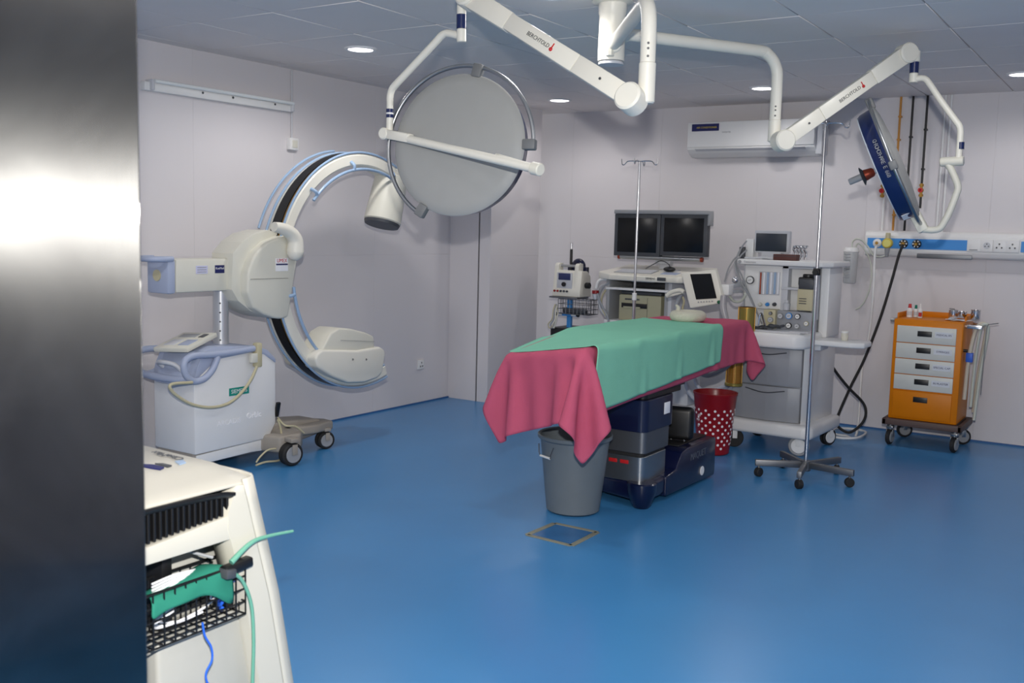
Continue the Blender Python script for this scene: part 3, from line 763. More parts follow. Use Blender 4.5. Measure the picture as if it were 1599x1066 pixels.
G().cyl((-5.15, yb - .002, 1.27), (-5.15, yb + .06, 1.27), .105, seg=40, bev=.006).obj('swivel_ring', M_yel, r)
G().bx(-5.2, -5.10, yb - .09, yb, 1.12, 1.165, .004).obj('brake_block', M_black, r)
# orbital housing
hp = [(4.456, 1.156), (4.464, 1.287), (4.502, 1.369), (4.541, 1.422), (4.635, 1.484), (4.731, 1.514), (4.823, 1.528), (4.906, 1.451), (4.907, 1.386), (4.818, 0.978), (4.754, 0.968), (4.688, 0.977), (4.595, 1.008), (4.515, 1.050)]
G().prism(hp, 'x', -5.22, -4.93, .018, 3).obj('orbital_housing', M_offw, r)
hb = [(4.388, 1.175), (4.400, 1.404), (4.475, 1.478), (4.573, 1.532), (4.701, 1.559), (4.798, 1.539), (4.706, 1.479), (4.605, 1.420), (4.550, 1.282), (4.538, 1.145), (4.582, 1.050), (4.660, 0.999), (4.751, 0.968), (4.548, 1.027), (4.441, 1.099)]
G().prism(hb, 'x', -5.20, -5.0, .012, 3).obj('housing_shell', M_offw, r)
q0, q1 = V((-4.929, 4.479, 1.242)), V((-4.929, 4.811, 1.241))
G().bar(q0, q1, .002, .003, up=(1, 0, 0)).obj('seam', M_dgrey, r)
c = V((-4.927, 4.751, 1.332)); tg = G().box(c, (.003, .11, .085)).obj('sticker', M_paper, r)
G().text('UMEX', c + Vector((.002, .0, .026)), RT, UP, .034).obj('lettering', M_red, tg)
G().box(c + Vector((.002, 0, .002)), (.001, .105, .010)).obj('stripe', M_navytext, tg)
br = [(-4.885, 4.643, 1.581), (-4.885, 4.716, 1.570), (-4.885, 4.791, 1.541), (-4.885, 4.832, 1.491), (-4.885, 4.832, 1.418)]
G().tube(br, .052, seg=20, smooth=6, taper=lambda t: .62 + .5 * t).obj('grip_handle', M_cream, r)
e = V(br[-1]); G().sph(e, .058, sc=(1, .95, 1)).obj('grip_knob', M_cream, r)
# the C
CY, CZ, RO = 5.60, 1.27, .86
def cp(deg, rad, x): a = math.radians(deg); return Vector((x, CY + rad * math.cos(a), CZ + rad * math.sin(a)))
def arc_band(r0, r1, xa, xb, d0, d1, bev=False, n=80):
    t = bmesh.new(); rings = []
    b = .012 if bev else 0
    sec = [(r0 + b, xa), (r1 - b, xa), (r1, xa + b), (r1, xb - b), (r1 - b, xb), (r0 + b, xb), (r0, xb - b), (r0, xa + b)] if bev else [(r0, xa), (r1, xa), (r1, xb), (r0, xb)]
    for k in range(n + 1):
        d = d0 + (d1 - d0) * k / n
        rings.append([t.verts.new(cp(d, q, x)) for q, x in sec])
    m = len(sec)
    for a, c in zip(rings[:-1], rings[1:]):
        for k in range(m): t.faces.new((a[k], a[(k + 1) % m], c[(k + 1) % m], c[k]))
    t.faces.new(rings[0]); t.faces.new(rings[-1][::-1])
    bmesh.ops.recalc_face_normals(t, faces=t.faces)
    g = G(); g._merge(t); return g
D0, D1 = 62, 289
arc_band(.765, .852, -5.115, -4.955, D0, D1, True).obj('c_arc', M_cream, r)
arc_band(.850, .862, -5.075, -4.995, D0, D1).obj('drive_belt', M_black, r)
arc_band(.850, .8575, -4.99, -4.978, D0, D1).obj('copper_strip', M_brass, r)
for x in (-5.11, -4.962):
    G().tube([cp(D0 + (D1 - D0) * k / 60, .862, x) for k in range(61)], .0085, seg=8, smooth=0).obj('edge_rail', M_sky, r)
for x in (-5.175,):
    G().tube([cp(96 + (160 - 96) * k / 30, .875, x) for k in range(31)], .009, seg=8, smooth=0).obj('cable_rail', M_sky, r)
for d0_, d1_ in ((64, 138), (187, 286)):
    g = G(); g.tube([cp(d0_ + (d1_ - d0_) * k / 40, .742, -4.93) for k in range(41)], .011, seg=10, smooth=0); o = g.obj('inner_handrail', M_sky, r)
    for d_ in (d0_ + 4, (d0_ + d1_) / 2, d1_ - 4):
        G().tube([cp(d_, .742, -4.93), cp(d_, .775, -4.925), cp(d_, .80, -4.953)], .012, seg=10).obj('rail_post', M_sky, o)
# x-ray tube housing hanging from the arc top
ta = V((-5.03, 5.99, 1.98)); tb = V((-5.03, 5.885, 1.63))
G().cyl(ta, tb, .125, .142, seg=40, bev=.01).obj('tube_housing', M_offw, r)
G().cyl(tb, tb + (tb - ta).normalized() * .022, .138, .130, seg=40).obj('tube_collar', M_dgrey, r)
G().bar(cp(64, .80, -5.035), ta - (tb - ta).normalized() * .0, .12, .16, up=(1, 0, 0), bev=.02).obj('tube_mount', M_cream, r)
# detector at the bottom
basin = [(5.013, 0.681), (5.032, 0.715), (5.082, 0.738), (5.453, 0.701), (5.694, 0.709), (5.746, 0.680), (5.761, 0.645), (5.726, 0.507), (5.668, 0.475), (5.526, 0.457), (5.353, 0.472), (5.186, 0.537), (5.039, 0.616)]
G().prism(basin, 'x', -5.20, -4.87, .03, 4).obj('detector_basin', M_cream, r)
blk = [(5.072, 0.706), (5.128, 0.773), (5.186, 0.845), (5.270, 0.876), (5.384, 0.864), (5.557, 0.823), (5.643, 0.788), (5.651, 0.745), (5.653, 0.619), (5.072, 0.674)]
G().prism(blk, 'x', -5.10, -4.89, .014, 3).obj('detector_head', M_offw, r)
G().bar(V((-4.889, 5.283, 0.788)), V((-4.889, 5.650, 0.750)), .002, .003, up=(1, 0, 0)).obj('seam', M_grey, r)
for px in (551, 572): G().cyl(V(Px(px, 561, -4.875)), V(Px(px, 561, -4.866)), .008, seg=10).obj('screw', M_dgrey, r)
# base and castors
G().prism([(-5.33, 4.05), (-4.97, 4.05), (-4.97, 4.6), (-4.83, 4.64), (-4.80, 4.80), (-4.88, 4.9), (-5.0, 4.92), (-5.33, 4.9)], 'z', .085, .20, .02, 3).obj('base_hull', M_taupe, r)
G().prism([(4.727, 0.236), (4.821, 0.244), (5.004, 0.235), (5.195, 0.216), (5.274, 0.186), (5.287, 0.137), (5.228, 0.108), (5.004, 0.079), (4.727, 0.081)], 'x', -5.22, -5.02, .018, 3).obj('base_nose', M_taupe, r)
G().prism([(-5.15, 4.85), (-4.97, 4.85), (-4.93, 5.10), (-4.95, 5.28), (-5.05, 5.30), (-5.15, 5.25)], 'z', .135, .20, .016, 3).obj('base_foot', M_taupe, r)
caster(r, -4.79, 4.70, .078, .07, math.radians(78), M_rub, M_taupe, .14, hub_m=M_grey)
caster(r, -4.98, 5.22, .064, .07, math.radians(70), M_rub, M_taupe, .15, twin=True, hub_m=M_grey)
caster(r, -5.42, 4.70, .078, .07, math.radians(80), M_rub, M_taupe, .14, hub_m=M_grey)
caster(r, -5.05, 4.15, .06, .05, math.radians(60), M_rub, M_taupe, .12)
G().tube([(-4.900, 4.690, 0.298), (-4.900, 4.713, 0.238), (-4.900, 4.730, 0.138), (-4.900, 4.730, 0.072)] + [(-4.880, 4.688, 0.026), (-4.880, 4.562, 0.035), (-4.880, 4.478, 0.029)] , .007, seg=8).obj('pedal_cable', M_beige, r)
G().tube([(-4.860, 4.692, 0.107), (-4.860, 4.572, 0.119), (-4.860, 4.499, 0.088), (-4.860, 4.460, 0.053)], .006, seg=8).obj('pedal_cable', M_beige, r)
G().tube([(-4.950, 4.738, 0.298)] + [(-4.840, 4.696, 0.266), (-4.840, 4.796, 0.242), (-4.840, 4.874, 0.185)], .006, seg=8).obj('pedal_cable', M_beige, r)
G().bar(V((-4.960, 4.730, 0.307)), V((-4.930, 4.724, 0.407)), .03, .02, bev=.004).obj('cable_hook', M_black, r)

# ================================================================ NEAR CONSOLE
XC = -1.9
M_cons = mat('console_shell', (194, 191, 180), rough=0.42, var=0.015)
M_cons2 = mat('console_inner', (176, 175, 168), rough=0.45)
r = thing('equipment_console', 'white console with black ribbed vent and wire basket in the near left corner', 'console', (-2.2, 1.5, 0))
# flank panel with recess: built from frame pieces so that the recess is real
sil = [(1.39, .82), (1.39, .99), (1.62, 1.0), (1.70, .975), (1.735, .93), (1.761, .879), (1.82, .741), (1.862, .635), (1.905, .477), (1.926, .339), (1.94, .12), (1.84, .12), (1.80, .30), (1.765, .62), (1.73, .80), (1.70, .818), (1.39, .822)]
rows = []
def rowcurve(x, k):
    return x
# hood: swept surface, top edge drawn in towards -x
hood = [(-2.55, .982), (-2.055, .972), (-2.035, .969), (-1.96, .960), (-1.92, .956), (-1.906, .951), (-1.903, .946)]
def far_y(z):   # end face leans outwards as it goes down
    return 1.752 + (0.972 - z) * .27 if z > .62 else 1.847 + (.62 - z) * .19
g = G(); R_ = []
for x, z in hood:
    row = []
    for y in (1.05, 1.2, 1.35, 1.5, 1.6, 1.68):
        row.append((x, y, z))
    fy = far_y(z) - (0 if x < -1.97 else .001 if x < -1.95 else .011 if x < -1.915 else .024 if x < -1.905 else .034)
    row.append((x, fy - .016, z - .001)); row.append((x, fy, z - .010)); 
    R_.append(row)
g.grid(R_); g.obj('hood', M_cons, r, sharp=30, solid=.006)
# end wall (faces the far side), curved down to the floor
g = G(); R_ = []
for z in (.962, .90, .84, .74, .635, .48, .34, .2, .09):
    fy = far_y(z) + (.0)
    row = [(-2.55, fy, z), (-2.1, fy, z), (-1.97, fy - .0, z), (-1.925, fy - .008, z), (-1.905, fy - .022, z), (-1.898, fy - .045, z), (-1.897, fy - .06, z)]
    R_.append(row)
g.grid(R_); g.obj('end_shell', M_cons, r, sharp=60, solid=.008)
# side column strip between end wall and recess
g = G(); R_ = []
for z in (.948, .93, .905, .885, .84, .74, .635, .48, .34, .2, .09):
    fy = far_y(z); k_ = .135 if z < .87 else .135 - (z - .87) * .75
    R_.append([(-1.897, fy - .06, z), (-1.897, fy - .065, z), (-1.90, fy - k_ , z), (-1.918, fy - k_ - .005, z), (-1.96, fy - k_ - .008, z)])
g.grid(R_); g.obj('side_column', M_cons, r, sharp=30, solid=.006)
# band below the vent
G().prism([(1.05, .815), (1.05, .868), (1.42, .857), (1.70, .880), (1.715, .905), (1.725, .90), (1.715, .79), (1.70, .815)], 'x', -1.93, -1.899, .003).obj('lower_band', M_cons, r)
# vent: dark opening with upright ribs
G().prism([(1.05, .870), (1.05, .948), (1.42, .948), (1.60, .940), (1.672, .926), (1.705, .884), (1.42, .858)], 'x', -1.975, -1.935).obj('vent_opening', M_black, r)
vt = G()
for k in range(40):
    y = 1.06 + k * .0165
    if y > 1.69: break
    zt = .935 if y < 1.55 else .935 - (y - 1.55) * .10
    vt.bx(-1.934, -1.903, y - .0035, y + .0035, .862 + (.0 if y < 1.42 else (y - 1.42) * .07), zt, .0015, 1)
vt.obj('vent_ribs', M_black, r, sharp=30)
G().tube([(-1.904, 1.05, .937), (-1.904, 1.3, .939), (-1.904, 1.5, .938), (-1.904, 1.62, .933), (-1.904, 1.672, .925)], .011, seg=8, flat=.6).obj('vent_lip', M_black, r)
# recess: back wall, top, blue base visible beyond
G().bx(-2.12, -2.10, 1.47, 1.80, .10, .815, .003).obj('recess_back', M_cons2, r)
G().prism([(1.46, .60), (1.47, .16), (1.78, .16), (1.745, .58), (1.70, .612)], 'x', -2.09, -1.93, .012, 3).obj('lower_cabinet', M_cons2, r)
G().bx(-2.10, -1.96, 1.50, 1.53, .61, .815, .003).obj('inner_post', M_black, r)
G().bx(-2.10, -2.01, 1.56, 1.72, .61, .812, .003).obj('inner_box', M_cons2, r)
G().bx(-2.5, -1.93, 1.05, 1.84, .06, .12, .01).obj('plinth', M_grey, r)
for (x, y) in ((-2.0, 1.15), (-2.0, 1.75), (-2.45, 1.15), (-2.45, 1.75)):
    caster(r, x, y, .03, .02, 1.2, M_rub, M_grey, .065)
G().bx(-2.5, -2.12, 1.05, 1.80, .12, .95, .01).obj('rear_body', M_white, r)
# prints on the top
tz = .9755
G().text('CineMax', V((-2.181, 1.692, 0.982)), (-1, 0.0, .02), (0, -1, 0), .034).obj('lettering', M_dgrey, r)
G().prism([(-2.124, 1.670), (-2.120, 1.693), (-2.091, 1.679), (-2.087, 1.655)], 'z', .9765, .9795).obj('blue_mark', M_sky, r)
G().prism([(-2.158, 1.596), (-2.131, 1.610), (-2.088, 1.609), (-2.079, 1.590), (-2.107, 1.585), (-2.141, 1.583)], 'z', .9765, .9805).obj('logo_sticker', M_navytext, r)
G().prism([(-2.140, 1.621), (-2.125, 1.633), (-2.090, 1.634), (-2.087, 1.619), (-2.108, 1.620)], 'z', .9765, .9805).obj('logo_sticker', M_dgrey, r)
# wire basket
def basket(par, x0, x1, y0, y1, z0, z1, ny, nx, nz, rad, m, name='wire_basket', skip_back=False):
    g = G()
    for k in range(nz + 1):
        z = z0 + (z1 - z0) * k / nz
        g.tube([(x0, y0, z), (x1, y0, z), (x1, y1, z), (x0, y1, z), (x0, y0, z)], rad * (1.4 if k == nz else 1), seg=6, smooth=0)
    for k in range(ny + 1):
        y = y0 + (y1 - y0) * k / ny
        g.tube([(x0, y, z1), (x0, y, z0), (x1, y, z0), (x1, y, z1)], rad, seg=6, smooth=0)
    for k in range(1, nx):
        x = x0 + (x1 - x0) * k / nx
        g.tube([(x, y0, z1), (x, y0, z0), (x, y1, z0), (x, y1, z1)], rad, seg=6, smooth=0)
    return g.obj(name, m, par)
basket(r, -1.99, -1.893, 1.30, 1.70, .612, .745, 13, 4, 4, .0026, M_wire)
# things lying in the basket
top_e = [(-1.905, 1.427, 0.738), (-1.905, 1.466, 0.745), (-1.905, 1.507, 0.746), (-1.905, 1.544, 0.751), (-1.905, 1.579, 0.759), (-1.905, 1.612, 0.762), (-1.905, 1.642, 0.757), (-1.905, 1.665, 0.743)]
mid_e = [(-1.888, 1.414, 0.712), (-1.888, 1.453, 0.722), (-1.888, 1.493, 0.722), (-1.888, 1.530, 0.725), (-1.888, 1.564, 0.733), (-1.888, 1.598, 0.742), (-1.888, 1.627, 0.742), (-1.888, 1.656, 0.719)]
bot_e = [(-1.884, 1.411, 0.684), (-1.884, 1.449, 0.697), (-1.884, 1.489, 0.702), (-1.884, 1.526, 0.706), (-1.884, 1.561, 0.704), (-1.884, 1.594, 0.691), (-1.884, 1.627, 0.666), (-1.884, 1.660, 0.649)]
bak_e = [V(p) + Vector((-.05, 0, -.012)) for p in top_e]
wr = lambda k, j: Vector((.004 * math.sin(k * 2.1 + j), 0, .003 * math.sin(k * 1.7 + 2 * j)))
G().grid([[V(p) + wr(k, j) for k, p in enumerate(e_)] for j, e_ in enumerate((bak_e, top_e, mid_e, bot_e))]).obj('green_drape', M_gcloth, None, 'crumpled green cloth draped along the top of the black wire basket', 'cloth', sharp=180, solid=.004, subsurf=2)
for k in range(5):
    a_, b_, c_ = V(Px(237, 912 + k * 5, -1.92)), V(Px(270, 898 + k * 4, -1.915)), V(Px(300, 890 + k * 2.5, -1.93))
    G().tube([a_, b_, c_, c_ + Vector((-.02, .03, -.01))], .0026, seg=8).obj('patient_lead', M_paper, None, 'white lead bundled on top of the green cloth in the wire basket', 'cable', 'white leads over the green cloth')
for k in range(4):
    pts = [(-1.935 + .028 * math.sin(t * 1.1 + k), 1.55 + .075 * math.cos(t + k * .7), .665 + .04 * math.sin(t * .9 + k)) for t in [0, .8, 1.6, 2.4, 3.2, 4.0]]
    G().tube(pts, .0030, seg=8).obj('coiled_lead', M_paper, None, 'white lead coiled in the bottom of the black wire basket', 'cable', 'white leads coiled in the basket')
for k in range(4):
    pts = [(-1.93 + .026 * math.cos(t * 1.3 + k), 1.665 + .03 * math.sin(t + k), .67 + .035 * math.cos(t * .8 + k) + .008 * k) for t in [0, .7, 1.4, 2.1, 2.8, 3.5, 4.2, 4.9]]
    G().tube(pts, .004, seg=8).obj('blue_lead', M_vblue, None, 'bright blue lead coiled in the far end of the wire basket', 'cable', 'blue leads in the basket')
r2 = thing('probe_connector', 'black plug lying across the far end of the wire basket', 'connector', (-1.90, 1.62, .76))
G().bar(V((-1.888, 1.623, 0.743)), V((-1.888, 1.712, 0.750)), .028, .026, bev=.006).obj('shell', M_black, r2)
G().bar(V((-1.885, 1.617, 0.741)), V((-1.885, 1.649, 0.737)), .04, .024, bev=.005).obj('latch', M_dgrey, r2)
G().tube([(-1.878, 1.641, 0.765), (-1.878, 1.672, 0.783), (-1.878, 1.699, 0.796), (-1.878, 1.727, 0.802), (-1.878, 1.777, 0.801), (-1.878, 1.850, 0.794)], .0052, seg=10, taper=lambda t: 1.5 - .75 * t).obj('mint_tube', M_mint, None, 'mint green tube sticking out over the floor from the black plug', 'tube')
G().tube([(-1.876, 1.653, 0.732), (-1.876, 1.674, 0.710), (-1.876, 1.695, 0.667), (-1.876, 1.707, 0.618), (-1.876, 1.711, 0.540), (-1.876, 1.709, 0.473), (-1.876, 1.706, 0.405), (-1.876, 1.702, 0.320)], .0048, seg=10).obj('mint_tube', M_mint, None, 'mint green tube hanging down the front of the white console', 'tube')
G().tube([(-1.885, 1.557, 0.636), (-1.885, 1.564, 0.601), (-1.885, 1.583, 0.565), (-1.885, 1.585, 0.532), (-1.885, 1.567, 0.506), (-1.885, 1.569, 0.482), (-1.885, 1.586, 0.449), (-1.885, 1.582, 0.384)], .0028, seg=8).obj('blue_lead', M_vblue, None, 'thin blue lead dangling below the wire basket', 'cable')
G().tube([(-1.98, 1.50, .81), (-1.96, 1.56, .80), (-1.92, 1.62, .775)], .004, seg=8).obj('grey_lead', M_grey, None, 'grey lead running out of the recess to the green cloth', 'cable')

# ================================================================ OPERATING TABLE
r = thing('operating_table', 'operating table on a navy blue and grey pedestal base', 'operating table', (-2.7, 5.8, 0))
# base
G().prism([(-2.93, 5.30), (-2.47, 5.18), (-2.42, 5.24), (-2.42, 5.58), (-2.93, 5.58)], 'z', .045, .150, .02, 3).obj('base_front', M_dnavy, r)
G().prism([(5.45, .03), (6.22, .015), (6.23, .04), (6.225, .262), (6.21, .275), (5.75, .275), (5.68, .26), (5.60, .17), (5.45, .15)], 'x', -2.94, -2.41, .012, 3).obj('base_body', M_dnavy, r)
for x, y in ((-2.47, 5.24), (-2.88, 5.36)):
    G().lathe([(0, .001), (.045, .001), (.06, .02), (.085, .10), (.088, .148), (.08, .155), (0, .156)], (x, y, 0), seg=28).obj('foot', M_dnavy, r)
G().text('MAQUET', (-2.4085, 5.93, .205), (0, 1, 0), (0, 0, 1), .062).obj('lettering', mat('steel_print', (90, 96, 108), rough=.4), r)
G().cyl((-2.409, 6.0, .085), (-2.405, 6.0, .085), .03, seg=20).obj('round_mark', M_paper, r)
G().bx(-2.87, -2.47, 5.75, 6.2, .275, .284, .004).obj('base_top_cover', M_black, r)
# column: steel skirt, grey sleeve, navy cover
def rcol(x0, x1, y0, y1, z0, z1, m, name, b=.035):
    poly = []
    for cx_, cy_, a0 in ((x1 - b, y0 + b, -90), (x1 - b, y1 - b, 0), (x0 + b, y1 - b, 90), (x0 + b, y0 + b, 180)):
        for k in range(7):
            a = math.radians(a0 + 15 * k); poly.append((cx_ + b * math.cos(a), cy_ + b * math.sin(a)))
    return G().prism(poly, 'z', z0, z1, .003, 1).obj(name, m, r)
rcol(-2.82, -2.46, 5.22, 5.56, .148, .300, M_steel, 'steel_skirt')
rcol(-2.815, -2.465, 5.225, 5.555, .298, .325, M_rub, 'gaiter')
rcol(-2.83, -2.45, 5.21, 5.57, .322, .452, M_dsteel, 'grey_sleeve')
rcol(-2.86, -2.44, 5.19, 5.60, .452, .64, M_dnavy, 'column_cover', .05)
for k in range(7):
    s_ = .01 * (k % 2)
    rcol(-2.84 - s_, -2.46 + s_, 5.22 - s_, 5.75 + s_ + .03 * k, .64 + k * .035, .674 + k * .035, M_black, 'bellows')
g = G(); g.bx(-2.4395, -2.4365, 5.44, 5.52, .53, .60, .001); g.obj('sticker', M_paper, r)
for x in (-2.655, -2.58): G().box((x, 5.218, .262), (.055, .003, .022), .001).obj('warning_tag', M_red, r)
# stretcher top in sections (mostly under the sheets)
def ztop(x, y):
    u = min(1, max(0, (5.35 - y) / .72)); w = min(1, max(0, (-2.47 - x) / .55))
    return 1.0 - .092 * u * w
def slab(name, x0, x1, ya0, ya1, yb, th, m, dz):
    t = bmesh.new(); lo = []; nx, ny = 6, 8; top_ = []; bot = []
    for j in range(ny + 1):
        rt, rb = [], []
        for i in range(nx + 1):
            x = x0 + (x1 - x0) * i / nx; yn = ya0 + (ya1 - ya0) * i / nx
            y = yn + (yb - yn) * j / ny
            rt.append((x, y, ztop(x, y) - dz)); rb.append((x, y, ztop(x, y) - dz - th))
        top_.append(rt); bot.append(rb)
    g = G(); g.grid([q[::-1] for q in top_]); g.grid(bot)
    side = [p for p in top_[0]] + [q[-1] for q in top_[1:]] + [p for p in top_[-1][::-1]][1:] + [q[0] for q in top_[::-1]][1:]
    sideb = [p for p in bot[0]] + [q[-1] for q in bot[1:]] + [p for p in bot[-1][::-1]][1:] + [q[0] for q in bot[::-1]][1:]
    g.grid([side, sideb]); bmesh.ops.remove_doubles(g.bm, verts=g.bm.verts, dist=.0005)
    bmesh.ops.recalc_face_normals(g.bm, faces=g.bm.faces)
    return g.obj(name, m, r)
slab('leg_pad', -3.03, -2.46, 4.62, 4.49, 5.34, .06, M_black, .008)
slab('seat_pad', -3.03, -2.46, 5.35, 5.35, 6.0, .06, M_black, .008)
slab('back_pad', -3.03, -2.46, 6.01, 6.01, 6.66, .06, M_black, .008)
G().bx(-3.0, -2.5, 4.9, 6.6, .86, .905, .004).obj('top_frame', M_steel, r)
for x in (-3.035, -2.475): G().bx(x, x + .012, 5.36, 6.6, .89, .925, .002).obj('side_rail', M_steel, r)
slab('head_pad', -3.03, -2.46, 6.67, 6.67, 6.86, .05, M_black, .008)
# head rest pad standing on the base
r = thing('headrest_pad', 'black padded headrest standing upside down on the table base', 'headrest', (-2.55, 5.9, .285))
c = V((-2.548, 5.900, 0.392))
G().box(c + Vector((0, 0, .005)), (.21, .08, .215), .034, seg=4, R=math.radians(12)).obj('pad', M_black, r)
G().cyl((c.x + .05, c.y, .284), (c.x + .05, c.y, c.z - .08), .007, seg=12).obj('rod', M_chrome, r)
G().cyl((c.x - .04, c.y, .284), (c.x - .04, c.y, c.z - .08), .007, seg=12).obj('rod', M_chrome, r)
G().bar((c.x - .16, c.y - .08, .37), (c.x - .03, c.y - .06, .365), .025, .02, bev=.003).obj('clamp', M_chrome, r)

# ---------------------------------------------------------------- sheets: small mass-spring drape over the table top
def drape(c00, c10, c01, c11, nx, ny, z0, off, xmin, side_off=None, clampx=None, steps=230, iters=14, seed=1, round_c=None):
    """c00 near-left, c10 near-right, c01 far-left, c11 far-right corners of the flat cloth (x, y)"""
    rs = np.random.RandomState(seed)
    u = np.linspace(0, 1, nx)[None, :, None]; v = np.linspace(0, 1, ny)[:, None, None]
    c = [np.array(q, float)[None, None, :] for q in (c00, c10, c01, c11)]
    xy = c[0] * (1 - u) * (1 - v) + c[1] * u * (1 - v) + c[2] * (1 - u) * v + c[3] * u * v
    P = np.concatenate([xy, np.full((ny, nx, 1), z0)], 2)
    P[..., 2] += rs.randn(ny, nx) * .0015
    rest = P.copy(); rest[..., 2] = 0
    prev = P.copy()
    def L(dj, di):
        a = rest[max(0, -dj):ny - max(0, dj), max(0, -di):nx - max(0, di)]; b = rest[max(0, dj):, max(0, di):] if di >= 0 else rest[dj:, :di]
        return None
    def cons(dj, di, k):
        # yields non-overlapping index groups
        out = []
        js = range(2) if dj else range(1); is_ = range(2) if (di and not dj) else range(1)
        for sj in (range(0, 2 * dj) if dj else [0]):
            pass
        J, I = np.meshgrid(np.arange(ny), np.arange(nx), indexing='ij')
        ok = (J + dj < ny) & (I + di < nx) & (I + di >= 0)
        if dj: col = (J // dj) % 2
        else: col = (I // di) % 2
        for cidx in (0, 1):
            m = ok & (col == cidx)
            ja, ia = J[m], I[m]; jb, ib = ja + dj, ia + di
            l0 = np.linalg.norm(rest[jb, ib] - rest[ja, ia], axis=1)
            out.append((ja, ia, jb, ib, l0, k))
        return out
    C = cons(0, 1, 1.0) + cons(1, 0, 1.0) + cons(1, 1, .5) + cons(1, -1, .5) + cons(0, 2, .12) + cons(2, 0, .12)
    XR_, XL_ = -2.45 + (side_off or off), -3.045 - (side_off or off)
    for st in range(steps):
        vel = (P - prev) * .965
        prev = P.copy()
        P = P + vel; P[..., 2] -= 9.8 * (1 / 60.) ** 2 * .6
        for it in range(iters):
            for ja, ia, jb, ib, l0, k in C:
                d = P[jb, ib] - P[ja, ia]; ln = np.linalg.norm(d, axis=1) + 1e-9
                cor = d * (.5 * k * (ln - l0) / ln)[:, None]
                P[ja, ia] += cor; P[jb, ib] -= cor
            x, y, z = P[..., 0], P[..., 1], P[..., 2]
            yn = 4.455 + .27 * (-2.45 - x) - off; yf = 6.885 - .30 * (-2.45 - x) + off
            uu = np.clip((5.35 - y) / .72, 0, 1); ww = np.clip((-2.47 - x) / .55, 0, 1)
            zt = 1.0 - .092 * uu * ww + off
            ins = (x < XR_) & (x > XL_) & (y > yn) & (y < yf)
            dx1, dx0, dy0, dy1 = XR_ - x, x - XL_, y - yn, yf - y
            dm = np.minimum(np.minimum(dx1, dx0), np.minimum(dy0, dy1))
            dz = zt - z
            onr = ins & (dz > 0) & (dz < np.maximum(.03, dm))
            z[onr] = zt[onr]
            if True:
                xyp = prev[..., :2]
                f = .85
                P[..., 0] = np.where(onr, x * (1 - f) + prev[..., 0] * f, x); P[..., 1] = np.where(onr, y * (1 - f) + prev[..., 1] * f, y)
            side = ins & (dz > 0) & ~onr
            for m_, ax_, val in ((side & (dx1 <= dm + 1e-9), 0, XR_), (side & (dx0 <= dm + 1e-9), 0, XL_)):
                P[..., 0] = np.where(m_, val, P[..., 0])
            P[..., 1] = np.where(side & (dy0 <= dm + 1e-9), yn, P[..., 1]); P[..., 1] = np.where(side & (dy1 <= dm + 1e-9), yf, P[..., 1])
            if clampx is not None and st > steps * .55:
                lim = clampx[2] + np.maximum(0, 4.68 - P[..., 1]) * .22
                m_ = (P[..., 1] > clampx[0]) & (P[..., 1] < clampx[1]) & (P[..., 0] > lim) & (P[..., 2] < .99)
                P[..., 0] = np.where(m_, lim, P[..., 0])
            if xmin is not None:
                m_ = (P[..., 2] < .985) & (P[..., 0] < xmin) & (P[..., 0] > xmin - .2)
                P[..., 0] = np.where(m_, xmin, P[..., 0])
    return P
def cloth_obj(P, name, m, label, keep=None):
    ny, nx, _ = P.shape
    t = bmesh.new(); vs = [[t.verts.new(P[j, i]) for i in range(nx)] for j in range(ny)]
    for j in range(ny - 1):
        for i in range(nx - 1):
            if keep and not keep(i / (nx - 1), j / (ny - 1)): continue
            t.faces.new((vs[j][i], vs[j][i + 1], vs[j + 1][i + 1], vs[j + 1][i]))
    bmesh.ops.delete(t, geom=[v for v in t.verts if not v.link_faces], context='VERTS')
    g = G(); g._merge(t)
    return g.obj(name, m, None, label, 'sheet', sharp=180, solid=.003, subsurf=1)
P1 = drape((-3.31, 4.215), (-2.09, 4.07), (-3.27, 6.98), (-2.19, 7.17), 44, 104, 1.03, .004, None, clampx=(4.57, 6.20, -2.444), seed=3)
cloth_obj(P1, 'pink_sheet', M_pink, 'pink sheet hanging over the foot, sides and head end of the operating table')
P2 = drape((-3.06, 4.66), (-2.095, 4.49), (-3.14, 6.38), (-2.19, 6.27), 36, 66, 1.045, .010, -2.424, side_off=.026, seed=5)
cloth_obj(P2, 'green_sheet', M_green, 'mint green sheet spread over the middle of the operating table',
          keep=lambda u, v: not (u > .8 and v > .86 and ((u - .8) / .2) ** 2 + ((v - .86) / .14) ** 2 > 1.15 and u < .97 and False))
# head ring on the pink sheet
c = V((-2.731, 6.418, 1.030))
r = thing('head_ring', 'ring pillow wrapped in white gauze lying on the pink sheet', 'head ring', (c.x, c.y, 1.006))
pts = [(c.x + .085 * math.cos(t * PI / 8), c.y + .105 * math.sin(t * PI / 8), 1.043) for t in range(16)]
G().tube(pts, .037, seg=14, smooth=3, closed=True).obj('ring', M_gauze, r)
q = V((-2.778, 6.358, 1.070)); G().tube([q, q + Vector((.0, 0, .03)), q + Vector((-.02, .01, .045))], .018, seg=8, taper=lambda t: 1 - .6 * t).obj('knot', M_gauze, r)

